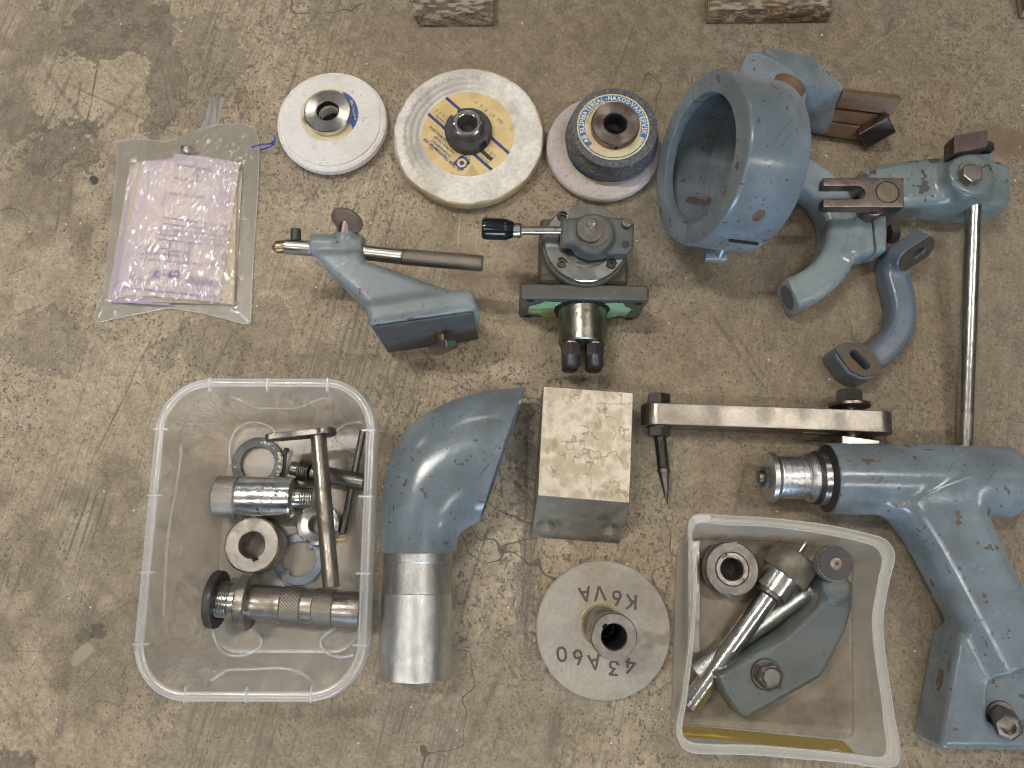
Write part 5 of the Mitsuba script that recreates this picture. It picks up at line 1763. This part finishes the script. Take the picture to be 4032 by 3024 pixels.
m = cut(m, *[place(box([R_, 0, .008], [.007, .0066, .012], c=.0003), [0, 0, 0], roll=math.radians(a_)) for a_ in (152, 244, 60, -30)])
part(k, 'nut', at(m, c, zb0), 'mat_steel_bright', 30)
f, fuv = brushed_ring(np.r_[c[:2], 0], zb0 + .01083, r_ + .0009, R_ * .80)
part(k, 'turned_face', f, 'mat_turned', True, uv=fuv)

k = thing('cap_screw', 'tiny dark cap screw standing beside the black washer in the left tub', 'screw')
s0_, s1_ = H2(708, 232, .010), H2(688, 420, .006)
part(k, 'shank', rod(s0_, s1_, wide(H2, 700, 320, .008, 9), .0002), 'mat_black_oxide', 30)
part(k, 'head', rod(s0_ + (s0_ - s1_) / np.linalg.norm(s0_ - s1_) * .0042, s0_, wide(H2, 700, 230, .009, 19), .0004), 'mat_black_oxide', 30)


def tt_along(F, z, xa, xb, y):
    return F(xa, y, z), F(xb, y, z)


k = thing('knurled_sleeve', 'steel spindle sleeve with knurled end, arrow mark and threaded stub in the left tub', 'sleeve')
zk = .0245
rk = wide(H2, 280, 575, zk, 160)
p0, p1 = H2(182, 570, zk), H2(925, 582, zk)
du = (p1 - p0) / np.linalg.norm(p1 - p0)
uu = wide(H2, 500, 575, zk, 1)


def al(x):
    return p0 + du * ((x - 182) * uu)


knurled(al(182), al(360), rk, .0016, mat='mat_knurl_light', root=k, name='knurled_end')
L1 = (785 - 358) * uu
body = turned(al(358), al(2000), [(0, L1), (120 * uu, L1), (152 * uu, L1 - .0026), (156 * uu, L1 - .004), (156 * uu, (650 - 358) * uu), (152 * uu, (648 - 358) * uu), (152 * uu, (644 - 358) * uu), (157 * uu, (642 - 358) * uu),
                                  (157 * uu, (590 - 358) * uu), (153.5 * uu, (588 - 358) * uu), (153.5 * uu, (568 - 358) * uu), (158 * uu, (566 - 358) * uu), (158 * uu, .0012), (150 * uu, 0), (0, 0)], 96)
dh = []
for x, y in ((688, 545), (397, 683)):
    q = H2(x, y, zk + rk * .85)
    off = np.clip((q - al(x)) @ np.array([-du[1], du[0], 0]), -rk * .9, rk * .9)
    q = al(x) + np.array([-du[1], du[0], 0]) * off + np.array([0, 0, math.sqrt(max(rk * rk - off * off, 0))])
    n_ = q - al(x)
    n_ -= du * (n_ @ du)
    n_ /= np.linalg.norm(n_)
    dh.append(rod(q - n_ * .005, q + n_ * .004, 26 * uu, .0002, seg=28))
part(k, 'body', cut(body, *dh), 'mat_steel_bright', 30)
part(k, 'threaded_stub', turned(al(780), al(2000), [(0, (925 - 780) * uu)] + [(76 * uu, (925 - 780) * uu)] + thread_profile(81 * uu, (828 - 780) * uu, (922 - 780) * uu, .0025, .0015) + [(78 * uu, (826 - 780) * uu), (78 * uu, 0), (0, 0)], 64), 'mat_steel', 30)
az = zk + rk * .985
ar = [H2(478, 650, az), H2(466, 672, az), H2(476, 668, az), H2(476, 706, az), H2(481, 706, az), H2(481, 668, az), H2(490, 672, az)]
aoff = float((ar[0] - al(478)) @ np.array([-du[1], du[0], 0]))
part(k, 'arrow_mark', cat(*[hull([q + np.array([0, 0, dz + (math.sqrt(max(rk ** 2 * .975 - ((q - al(478)) @ np.array([-du[1], du[0], 0])) ** 2, 0)) + zk - az)]) for q in qs for dz in (0, .0006)]) for qs in ([ar[0], ar[1], ar[6]], [ar[2], ar[3], ar[4], ar[5]])]), 'mat_print_ink', False)

k = thing('bushing', 'thick round steel bushing with keyway bore standing in the left tub', 'bushing')
zt_ = .034
c = H2(446, 936, zt_)
R_, r_ = wide(H2, 446, 936, zt_, 211), wide(H2, 448, 936, zt_, 98)
m = lathe([(r_, zt_ - .0008), (r_ + .0008, zt_), (R_ - .0016, zt_), (R_, zt_ - .0014), (R_, zt_ - .010), (R_ - .0012, zt_ - .011), (R_ - .0012, zt_ - .015), (R_ + .0002, zt_ - .016), (R_ + .0002, zt_ - .022), (R_ - .0015, zt_ - .023), (R_ - .0015, zb0 + .0005), (R_ - .002, zb0), (r_, zb0)], 96)
kw = place(box([r_, 0, .02], [.0066, .0062, .06], c=.0003), [0, 0, 0], roll=math.radians(-72))
part(k, 'body', at(cut(m, kw), c), 'mat_steel_worn', 30)

k = thing('threaded_arbor', 'long steel arbor with black ring nut and two knurled bands in the left tub', 'arbor')
zA = .0305
p0, p1 = H2(160, 1348, zA), H2(1235, 1424, zA)
du = (p1 - p0) / np.linalg.norm(p1 - p0)
uu = wide(H2, 600, 1385, zA, 1) * 1.0025


def al(x):
    return p0 + du * ((x - 160) * uu)


def tur(x0, x1, prof_, name, mat, label=None, seg=88):
    return part(k, name, turned(al(x0), al(x1 + 1000), prof_, seg), mat, 30, label=label)


w_ = 62 * uu
tur(148, 210, [(138 * uu, w_ - .001), (150 * uu, w_), (208 * uu, w_), (214 * uu, w_ - .0012), (214 * uu, .0015), (208 * uu, 0), (138 * uu, 0)], 'ring_nut', 'mat_black_oxide', 'black ring nut')
w_ = (372 - 170) * uu
tur(170, 372, [(0, w_), (133 * uu, w_), (133 * uu, (305 - 170) * uu)] + thread_profile(134 * uu, 0, (300 - 170) * uu, .0026, .0016) + [(0, 0)], 'thread', 'mat_steel')
w_ = 84 * uu
tur(370, 454, [(0, w_), (204 * uu, w_), (214 * uu, w_ - .0014), (214 * uu, .002), (206 * uu, 0), (0, 0)], 'flange', 'mat_steel_worn')
for a_, b_, r_ in ((452, 690, 129), (838, 936, 129), (1070, 1285, 129)):
    w_ = (b_ - a_) * uu
    tur(a_, b_, [(0, w_), (r_ * uu - .0008, w_), (r_ * uu, w_ - .0008), (r_ * uu, 0), (0, 0)], 'shaft', 'mat_steel_worn')
knurled(al(686), al(846), 138 * uu, .0012, pitch=.0017, root=k, name='knurled_band')
knurled(al(926), al(1086), 138 * uu, .0012, pitch=.0017, root=k, name='knurled_band')

k = thing('lever_pin', 'brown steel pin with flat lever, lying across the parts in the left tub', 'lever pin')
q0, q1 = H2(950, 92, .052), H2(1050, 1262, .0640)
rr_ = wide(H2, 1000, 600, .058, 61)
part(k, 'pin', rod(q0, q1, rr_, .0012), 'mat_steel_worn', 30)
lv = [(1024, 74), (900, 80), (700, 108), (578, 118)]
ld = q1 - q0
ld /= np.linalg.norm(ld)
e0, e1 = H2(1005, 82, .054), H2(596, 122, .054)
ex = (e1 - e0)
eL = np.linalg.norm(ex)
ex = ex / eL
ez = np.cross(ex, -ld)
st = Polygon([(0, -.0095), (eL * .3, -.0085), (eL, -.0060), (eL, .0060), (eL * .3, .0085), (0, .0095)]).union(Point(0, 0).buffer(.0105, 24)).union(Point(eL, 0).buffer(.0062, 24))
m = plate(st, .0062, .0008)
m.vertices = m.vertices @ np.stack([ex, ez, np.cross(ex, ez)], 1).T + e0 - np.cross(ex, ez) * .0031
if m.volume < 0:
    m.invert()
part(k, 'lever', m, 'mat_steel_dark', 30)
tt_ = thing('tee_wrench', 'dark steel tommy bar with ribbed collar and thin rod in the left tub', 'wrench')
q0, q1 = H2(742, 352, .016), H2(1300, 462, .016)
L_ = np.linalg.norm(q1 - q0)
uu = L_ / math.hypot(1300 - 742, 462 - 352)
part(tt_, 'shaft', turned(q0, q1, [(0, L_), (60 * uu, L_), (63 * uu, L_ - .001), (63 * uu, 165 * uu), (48 * uu, 150 * uu)] + thread_profile(84 * uu, 66 * uu, 150 * uu, .0021, .0011) + [(50 * uu, 62 * uu), (54 * uu, 58 * uu), (54 * uu, .0014), (46 * uu, 0), (0, 0)], 72), 'mat_steel_dark', 30)
part(tt_, 'cross_rod', rod(H2(1293, 66, .017), H2(1136, 846, .0075), wide(H2, 1200, 500, .012, 27), .0006), 'mat_steel_dark', 30)
k = thing('wood_splinter', 'small yellow wood splinter on the floor of the left tub', 'splinter')
part(k, 'sliver', hull([H2(1085, 890, .004), H2(1085, 906, .004), H2(1140, 884, .0055), H2(1172, 890, .004), H2(1140, 906, .0045)]), 'mat_label_yellow', False)

# ---------------------------------------------------------------- right tub, cracked and bent
tb2 = thing('plastic_tub', 'milky bent plastic tub with cracked corner and yellow residue, holding machine parts, lower right', 'tub')
z2 = .074
rimP = [(285, 58), (400, 42), (700, 60), (1000, 90), (1250, 130), (1420, 170), (1530, 215), (1572, 290), (1556, 400), (1520, 560), (1500, 700), (1505, 850), (1530, 1050), (1560, 1250), (1590, 1430), (1608, 1560), (1592, 1628), (1530, 1652),
        (1350, 1635), (1000, 1600), (600, 1570), (340, 1565), (245, 1542), (205, 1495), (188, 1440), (205, 1300), (230, 1150), (256, 950), (284, 700), (294, 500), (284, 300), (264, 185), (262, 110)]
inP = [(300, 112), (420, 98), (700, 112), (1000, 145), (1240, 185), (1390, 222), (1460, 255), (1492, 310), (1480, 420), (1452, 570), (1432, 700), (1440, 850), (1465, 1050), (1495, 1250), (1512, 1420), (1522, 1540), (1508, 1580), (1460, 1590),
       (1330, 1575), (1000, 1540), (600, 1512), (340, 1505), (268, 1492), (232, 1465), (218, 1430), (232, 1300), (254, 1150), (278, 950), (300, 700), (308, 500), (300, 300), (282, 200), (284, 140)]
flP = [(262, 205), (420, 200), (700, 212), (1000, 240), (1190, 262), (1262, 280), (1290, 310), (1300, 380), (1298, 480), (1298, 600), (1298, 700), (1300, 850), (1300, 1050), (1302, 1250), (1302, 1380), (1298, 1430), (1280, 1452), (1240, 1460),
       (1130, 1452), (850, 1425), (560, 1400), (320, 1380), (215, 1372), (172, 1355), (150, 1320), (150, 1230), (153, 1120), (157, 940), (163, 700), (170, 500), (182, 320), (200, 245), (228, 216)]


def loop(pts, z, n=220, inset=0.0):
    q = np.array([H1(x, y, z)[:2] for x, y in pts + pts[:1]])
    from scipy.interpolate import splprep, splev
    tck, _ = splprep(q.T, s=0, per=True)
    # the same parameter for the same corner in every loop
    uq = np.linspace(0, 1, n, endpoint=False)
    tab = np.linspace(0, 1, len(q))
    own = _
    return np.column_stack([*splev(np.interp(uq, tab, own), tck), np.full(n, z)])


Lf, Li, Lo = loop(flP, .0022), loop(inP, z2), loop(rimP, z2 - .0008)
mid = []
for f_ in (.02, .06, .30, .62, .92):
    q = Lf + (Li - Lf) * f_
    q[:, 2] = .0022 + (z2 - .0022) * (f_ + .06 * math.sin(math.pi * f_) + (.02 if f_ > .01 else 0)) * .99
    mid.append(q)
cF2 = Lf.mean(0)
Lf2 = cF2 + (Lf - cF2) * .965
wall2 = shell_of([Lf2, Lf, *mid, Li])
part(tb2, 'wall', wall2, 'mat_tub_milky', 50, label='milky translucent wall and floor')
lo2 = Li * .5 + Lo * .5
lo2[:, 2] = z2 + .0008
Ld = Lo.copy()
Ld[:, 2] = z2 - .0095
part(tb2, 'rim', shell_of([Li, Li * .85 + Lo * .15 + np.array([0, 0, .0006]), lo2, Li * .12 + Lo * .88 + np.array([0, 0, .0004]), Lo, Ld], False), 'mat_tub_milky_rim', 40, label='whitish warped rim')
bead = [tube(np.vstack([q, q[:1]]), .0007, 6) for q in (Li + np.array([0, 0, .0006]), Lo + np.array([0, 0, .0002]))]
part(tb2, 'rim_edge', bead[0], 'mat_tub_milky_rim', True)
part(tb2, 'rim_edge', bead[1], 'mat_tub_milky_rim', True)
flap = [H1(x, y, z2 + .003) for x, y in ((282, 60), (320, 44), (400, 48), (400, 84), (330, 96), (300, 100))]
part(tb2, 'rim_flap', hull([q + np.array([0, 0, dz]) for q in flap for dz in (0, .0012)]), 'mat_tub_milky_rim', 25, label='split flap of rim at the cracked corner')
up_ = [(222, 1388), (420, 1402), (640, 1424), (860, 1446), (1060, 1466), (1245, 1484)]
dn_ = [(212, 1462), (400, 1474), (620, 1494), (860, 1522), (1060, 1546), (1335, 1578)]
V = []
for (a_, b_), (c_, d_) in zip(up_, dn_):
    for s_ in np.linspace(0, 1, 7):
        z = .0055 + (.056 + .012 * (a_ - 222) / 1020) * s_
        V.append(seen(wall2, H1(a_ + (c_ - a_) * s_, b_ + (d_ - b_) * s_, z), .0012))
V = np.array(V).reshape(6, 7, 3)
i, j = np.meshgrid(np.arange(5), np.arange(6), indexing='ij')
q = (i * 7 + j).ravel()
q = np.stack([q, q + 7, q + 8, q + 1], 1)
pm = trimesh.Trimesh(V.reshape(-1, 3), np.vstack([q[:, [0, 1, 2]], q[:, [0, 2, 3]]]), process=False)
part(tb2, 'residue', pm, 'mat_puddle', True, label='yellow brown dried residue along the near wall')

# ---------------------------------------------------------------- what lies in the right tub
zb2 = .0036
k = thing('flange_nut', 'dark slotted flange nut with lighter threaded insert, upper left in the right tub', 'nut')
zt_ = .031
c = H1(540, 390, zt_)
R_, r_, r2_ = wide(H1, 540, 390, zt_, 172), wide(H1, 540, 390, zt_, 106), wide(H1, 525, 388, zt_, 70)
m = lathe([(r_, zt_ - .0006), (r_ + .0006, zt_), (R_ - .0012, zt_), (R_, zt_ - .0012), (R_, zt_ - .009), (R_ - .003, zt_ - .0095), (R_ - .003, zt_ - .013), (R_, zt_ - .0135), (R_, zt_ - .019), (R_ - .003, zt_ - .020), (R_ - .003, zb2), (r_, zb2)], 96)
m = cut(m, *[place(box([R_, 0, zt_], [.005, .0066, .006], c=.0002), [0, 0, 0], roll=math.radians(a_)) for a_ in (80, -100)])
part(k, 'body', at(m, c), 'mat_steel_dark', 30)
ins = lathe([(r2_, zt_ - .0008), (r2_ + .0012, zt_ + .0003), (r_ - .0008, zt_ + .0003), (r_ - .0002, zt_ - .0004), (r_ - .0002, zb2), (r2_ * .9, zb2)] + thread_profile(r2_ + .0004, zb2 + .004, zt_ - .002, .0018, -.0008), 80)
ins = cut(ins, *[place(box([r_, 0, zt_], [.0066, .0058, .007], c=.0002), [0, 0, 0], roll=math.radians(a_)) for a_ in (118, -52)])
part(k, 'insert', at(ins, c), 'mat_steel_worn', 30, label='lighter threaded steel insert')
part(k, 'bore_floor', at(lathe([(0, zb2 + .0012), (r2_ * .92, zb2 + .0012), (r2_ * .92, zb2 + .0002), (0, zb2 + .0002)], 40), c), 'mat_void', 30)

k = thing('steel_strip', 'flat steel strip against the left wall of the right tub', 'strip')
SP = [H1(x, y, .014) for x, y in ((262, 212), (330, 214), (330, 915), (262, 925))]
part(k, 'strip', round_hull([q - [0, 0, .0006] for q in SP] + [q - [0, 0, .009] for q in SP], .0006), 'mat_steel', 25)

k = thing('wheel_arbor', 'polished steel arbor with olive drum and small end pin lying in the right tub', 'arbor')
zd_, zt0 = .0285, .0130
pT, pD0, pD1, pS1, pE = H1(1018, 225, zd_), H1(957, 300, zd_), H1(868, 428, zd_), H1(792, 540, zd_ - .001), H1(262, 1268, .0125)
axk = (pE - pD0) / np.linalg.norm(pE - pD0)


def pr(x, y, z=zd_):
    return float((H1(x, y, z) - pD0) @ axk)


def ak(s_):
    return pD0 + axk * s_


ud = wide(H1, 900, 380, zd_, 1)
Ld_ = pr(868, 430)
part(k, 'drum', turned(ak(0), ak(1), [(0, Ld_), (146 * ud, Ld_), (154 * ud, Ld_ - .0012), (154 * ud, .0125), (153 * ud, .0115), (153 * ud, .0108), (154 * ud, .0100), (153 * ud, .004), (142 * ud, 0), (0, 0)], 96), 'mat_block_side', 30, label='olive grey drum')
part(k, 'drum_face', turned(ak(-.0012), ak(1), [(0, .0014), (120 * ud, .0014), (126 * ud, .0004), (124 * ud, 0), (0, 0)], 80), 'mat_steel', 30)
part(k, 'end_pin', rod(ak(-.016), ak(.002), 22 * ud, .0006), 'mat_steel_bright', 30)
s0_, s1_ = Ld_, pr(795, 545)
part(k, 'sleeve', turned(ak(s0_ - .0005), ak(1), [(0, s1_ - s0_), (112 * ud, s1_ - s0_), (118 * ud, s1_ - s0_ - .0009), (118 * ud, 0), (0, 0)], 96), 'mat_steel_bright', 30)
part(k, 'shoulder', turned(ak(s1_ - .0006), ak(1), [(0, .005), (84 * ud, .005), (98 * ud, .0035), (98 * ud, 0), (0, 0)], 80), 'mat_steel_dark', 30)
rs_ = wide(H1, 520, 900, .02, 66)
part(k, 'shank', rod(ak(s1_ + .003), pE, rs_, .001), 'mat_steel_bright', 30)
k = thing('steel_tube', 'dull steel tube lying under the arbor in the right tub', 'tube')
part(k, 'tube', rod(H1(1105, 470, .0125), H1(300, 1045, .0125), wide(H1, 700, 760, .0125, 58), .001), 'mat_aluminium', 30)

k = thing('dresser_arm', 'grey green cast dresser arm with hex nut and knurled black knob in the right tub', 'dresser arm')
za2 = .044
dP = np.array([H1(x, y, za2)[:2] for x, y in ((440, 1065), (880, 808), (1080, 625), (1120, 560), (1150, 500), (1300, 480), (1312, 640), (1270, 790), (1140, 1040), (1105, 1088), (640, 1352), (590, 1330), (500, 1200))])
kc = H1(1205, 470, .05)


def f_dress(p):
    a_ = d_prism(p, dP, .005, za2, .0055)
    return smin(a_, d_cyl(p, [kc[0], kc[1] - .004, .006], [kc[0], kc[1] - .004, .050], wide(H1, 1205, 500, .05, 92), .003), .010)


part(k, 'casting', solid(f_dress, [*(dP.min(0) - .012), .002], [*(dP.max(0) + .025), .056], .0017), 'mat_green_grey', True)
zk_ = .070
kn = H1(1200, 355, zk_)
kr = wide(H1, 1200, 355, zk_, 112)
knurled([kn[0], kn[1], zk_ - .0135], [kn[0], kn[1], zk_], kr, .0010, seg=120, mat='mat_knurl_light', root=k, name='knob_skirt')
kb = part(k, 'knob', at(lathe([(0, .0009), (kr * .93, .0009), (kr * .95, .0003), (kr * .95, 0), (0, 0)], 80), kn, zk_), 'mat_black_oxide', 30, label='round black knob with knurled skirt')
part(kb, 'button', at(lathe([(.0016, .0022), (.0052, .0022), (.0060, .0016), (.0060, .0008), (.0016, .0008)], 40), kn, zk_), 'mat_steel_worn', 30)
part(k, 'knob_stem', at(lathe([(0, zk_ - .0130), (kr * .62, zk_ - .0130), (kr * .62, .040), (0, .040)], 48), [*kn[:2]]), 'mat_steel_dark', 30)
nb = H1(756, 1062, za2 + .001)
part(k, 'nut_washer', at(lathe([(0, .0022), (wide(H1, 756, 1062, .045, 92), .0022), (wide(H1, 756, 1062, .045, 99), .001), (wide(H1, 756, 1062, .045, 99), 0), (0, 0)], 64), nb, za2 - .0004), 'mat_steel_dark', 30)
part(k, 'nut', at(place(hexagon(wide(H1, 752, 1040, .058, 86), .013, .0012), [0, 0, 0], roll=math.radians(12)), nb, za2 + .0020), 'mat_steel_dark', 25)
part(k, 'stud', at(lathe([(0, .0035), (.0072, .0035), (.0086, .0024), (.0086, 0), (0, 0)], 40), nb, za2 + .0148), 'mat_steel_dark', 30)
# ---------------------------------------------------------------- folded drawings in their plastic bag
dr_ = thing('folded_drawings', 'stack of folded violet machine drawings with printed tables, inside the plastic bag', 'papers')


def page(pts, z, mat, name, nx=26, ny=34, bow=.0025, fold=None, label=None, seed=0):
    """sheet over four corner pixels (tl, tr, br, bl), a little bowed"""
    tl, tr, br, bl = [FP(x, y, z) for x, y in pts]
    s_, t_ = np.meshgrid(np.linspace(0, 1, nx), np.linspace(0, 1, ny), indexing='ij')
    P_ = (tl * (1 - s_)[..., None] + tr * s_[..., None]) * (1 - t_)[..., None] + (bl * (1 - s_)[..., None] + br * s_[..., None]) * t_[..., None]
    P_[..., 2] += bow * np.sin(np.pi * np.clip(s_, 0, 1)) * (1 - .5 * np.abs(s_ - .45)) + .0009 * (meshkit.fbm(np.stack([s_ * 4 + seed, t_ * 5, 0 * s_], -1), 3) - .5) + (.0016 * np.exp(-np.abs(s_ - .42) / .05))
    V_ = P_.reshape(-1, 3)
    i_, j_ = np.meshgrid(np.arange(nx - 1), np.arange(ny - 1), indexing='ij')
    q_ = (i_ * ny + j_).ravel()
    q_ = np.stack([q_, q_ + 1, q_ + ny + 1, q_ + ny], 1)
    m_ = trimesh.Trimesh(V_, np.vstack([q_[:, [0, 1, 2]], q_[:, [0, 2, 3]]]), process=False)
    return part(dr_, name, m_, mat, True, label=label, uv=np.column_stack([s_.ravel(), t_.ravel()])), P_


page([(772, 530), (1440, 560), (1392, 1358), (640, 1338)], .0030, 'mat_paper_edge', 'sheet', label='yellowed lower sheet')
page([(790, 520), (1060, 480), (1010, 1362), (648, 1342)], .0046, 'mat_paper_violet', 'sheet', bow=.001, label='violet lower sheet', seed=3)
page([(800, 520), (1410, 540), (1388, 1352), (690, 1310)], .0062, 'mat_paper_edge', 'sheet', bow=.0015, seed=5)
page([(845, 505), (1424, 516), (1305, 1342), (690, 1296)], .0078, 'mat_paper', 'top_sheet', bow=.0030, label='pinkish violet top sheet with printed form', seed=9)
page([(1030, 458), (1426, 512), (1424, 530), (1028, 520)], .0082, 'mat_paper', 'top_fold', 20, 6, bow=.0018, seed=2)
zq = .0128


def ln(a_, b_, w_=2.6):
    A_, B_ = FP(*a_, zq)[:2], FP(*b_, zq)[:2]
    return flat(stripe(A_, B_, w_ * 1.0e-4 * 2.8), zq, .0001)


rules = [((970, 838), (1360, 892)), ((965, 872), (1365, 925)), ((940, 905), (1355, 950)), ((930, 935), (1345, 980)), ((920, 965), (1340, 1008)), ((1010, 972), (1000, 1080)), ((1128, 985), (1110, 1100)),
         ((1280, 1000), (1262, 1122)), ((810, 1080), (1330, 1130)), ((830, 1010), (1005, 1025)), ((820, 1045), (1000, 1060)), ((1000, 1035), (1120, 1048)), ((1000, 1060), (1118, 1072)),
         ((985, 690), (1200, 715)), ((1170, 540), (1172, 625)), ((1020, 600), (1170, 625)), ((1040, 520), (1390, 580)), ((770, 1195), (840, 1205)), ((800, 1090), (770, 1195)), ((870, 1220), (935, 1170)), ((700, 1250), (1290, 1312)), ((830, 1010), (812, 1058)), ((980, 690), (960, 770))]
part(dr_, 'ruled_line', cat(*[ln(a_, b_) for a_, b_ in rules]), 'mat_print_plan', False, kind='stuff')
part(dr_, 'lettering', cat(text_line('C-40', FP(905, 1195, zq)[:2], FP(1062, 1198, zq)[:2], zq, True), text_line('0', FP(1312, 1090, zq)[:2], FP(1334, 1092, zq)[:2], zq, False, .0085)), 'mat_print_plan', False)
part(dr_, 'lettering', text_line('SEQUENCE', FP(1098, 1222, zq)[:2], FP(1302, 1248, zq)[:2], zq, False, .0060), 'mat_print_plan', False)
rg = FP(1326, 726, zq)[:2]
part(dr_, 'circle_mark', flat(circ(rg, .0075, 48).difference(circ(rg, .0070, 48)), zq, .0001), 'mat_print_plan', False)

bush = thing('small_bushing', 'small steel bushing at the top of the plastic bag', 'bushing')
q = FP(1103, 420, .012)
part(bush, 'body', place(lathe([(.0035, .008), (.0062, .008), (.0068, .0072), (.0068, .0008), (.0062, 0), (.0035, 0)], 48), q - [0, .006, 0.004], (0.05, 1, .25)), 'mat_steel', 30)

bg = thing('plastic_bag', 'crumpled clear plastic bag tied with blue string, on the floor at left', 'bag')
out = [(690, 392), (780, 376), (870, 378), (980, 392), (1060, 372), (1180, 322), (1300, 292), (1440, 285), (1515, 318), (1535, 372), (1540, 460), (1532, 700), (1510, 1000), (1497, 1250), (1490, 1458), (1475, 1472), (1440, 1470), (1350, 1446),
       (1220, 1412), (1100, 1392), (1000, 1376), (850, 1408), (700, 1436), (600, 1462), (572, 1452), (562, 1425), (590, 1350), (622, 1280), (650, 1000), (680, 700), (700, 520), (696, 440)]
q = np.array([FP(x, y, .002)[:2] for x, y in out])
ring = Polygon(q).exterior
N = 260
E = ring_of(ring, N)
cen = q.mean(0)
lev_ = np.r_[np.linspace(0, .9, 70), np.linspace(.915, 1, 12)]


def bag_sheet(zf):
    rows = []
    for s_ in lev_:
        xy = cen + (E - cen) * s_
        rows.append(np.column_stack([xy, zf(xy, s_)]))
    n = N
    V_ = np.vstack(rows)
    j_ = np.arange(n)
    j2 = (j_ + 1) % n
    F_ = []
    for i_ in range(len(rows) - 1):
        F_ += [np.stack([i_ * n + j_, (i_ + 1) * n + j_, (i_ + 1) * n + j2], 1), np.stack([i_ * n + j_, (i_ + 1) * n + j2, i_ * n + j2], 1)]
    m_ = trimesh.Trimesh(V_, np.vstack(F_), process=False)
    m_.merge_vertices()
    m_.update_faces(m_.nondegenerate_faces())
    return m_


def top_z(xy, s_):
    base = .0030 + .0185 * (1 - s_ ** 4)
    a_ = np.column_stack([xy * [75, 30], 0 * xy[:, 0]])
    b_ = np.column_stack([(xy @ np.array([[.8, .6], [-.6, .8]])) * [105, 40], 0 * xy[:, 0] + 4])
    r1_ = 1 - np.abs(2 * meshkit.fbm(a_, 3, 5) - 1)
    r2_ = 1 - np.abs(2 * meshkit.fbm(b_, 3, 8) - 1)
    edge = 1 - .7 * s_ ** 8
    return base + edge * (.0050 * (r1_ - .7) + .0026 * (r2_ - .7)) + .002


part(bg, 'film', bag_sheet(top_z), 'mat_bag', True, label='crumpled clear film')
part(bg, 'under_film', bag_sheet(lambda xy, s_: .0012 + 0 * xy[:, 0]), 'mat_bag_under', True)
hem = np.vstack([E, E[:1]])
part(bg, 'seam', tube(np.column_stack([hem, np.full(len(hem), .0032)]), .0005, 6), 'mat_tub_rim', True)
s1 = spline([FP(x, y, z) for x, y, z in ((1494, 424, .012), (1540, 408, .014), (1590, 402, .014), (1622, 394, .013), (1632, 375, .012), (1628, 352, .010))], 40)
s2 = spline([FP(x, y, z) for x, y, z in ((1545, 440, .006), (1580, 428, .009), (1612, 412, .012), (1624, 398, .013), (1615, 385, .014))], 30)
st_ = part(bg, 'string', tube(s1, .00075, 8), 'mat_string', True, label='blue tying string')
part(bg, 'string', tube(s2, .00075, 8), 'mat_string', True)
kn_ = trimesh.creation.icosphere(2, .0022)
part(bg, 'string_knot', at(kn_, FP(1621, 398, .013), .013), 'mat_string', True)

# ---------------------------------------------------------------- ends of the pallet boards at the top
def board(label, corners, h, back, seed):
    """timber block: front bottom corners (pixels at the floor), height, length backwards"""
    k_ = thing('pallet_board', label, 'board')
    l_, r_ = px(*corners[0], 0), px(*corners[1], 0)
    w_ = np.linalg.norm(r_ - l_)
    d_ = (r_ - l_) / w_
    b_ = np.array([-d_[1], d_[0], 0])
    n1, n2, n3 = int(w_ / .004), int(back / .005), 7
    m_ = trimesh.creation.box([1, 1, 1])
    for _ in range(5):
        m_ = m_.subdivide()
    X_ = m_.vertices + .5
    wob = meshkit.fbm(np.column_stack([X_[:, 0] * w_ * 120, X_[:, 1] * back * 25, X_[:, 2] * 3 + seed]), 3, seed)
    rag = meshkit.fbm(np.column_stack([X_[:, 0] * w_ * 60, X_[:, 2] * 2 + seed, 0 * X_[:, 0]]), 3, seed + 4)
    top = X_[:, 2] > .5
    z_ = X_[:, 2] * h + np.where(top, (wob - .5) * .004 - .003 * np.exp(-X_[:, 1] * back / .008) * rag, 0)
    y_ = X_[:, 1] * back + np.where(X_[:, 1] < .02, (1 - X_[:, 2]) * 0 + (rag - .5) * .006 * X_[:, 2] + .004 * X_[:, 2] ** 2, 0)
    x_ = X_[:, 0] * w_ + np.where(X_[:, 0] < .02, -.006 * X_[:, 2] * (1 if seed == 1 else .2), 0)
    V_ = l_ + x_[:, None] * d_ + y_[:, None] * b_ + np.column_stack([0 * z_, 0 * z_, z_ + .0005])
    fn_ = m_.face_normals
    up = fn_[:, 2] > .5
    body = trimesh.Trimesh(V_, m_.faces[~up], process=False)
    topm = trimesh.Trimesh(V_, m_.faces[up], process=False)
    part(k_, 'end_grain', body, 'mat_wood_end', False)
    part(k_, 'sawn_face', topm, 'mat_wood_rough', False, label='fibrous weathered upper face')


board('weathered wooden board end with split grain at the top edge, left of the two', [(1652, 106), (1942, 104)], .019, .20, 1)
board('broad weathered wooden board end at the top edge, right of centre', [(2782, 95), (3252, 90)], .021, .20, 2)
board('corner of a wooden board in the top right corner', [(4010, 76), (4200, 72)], .019, .20, 3)
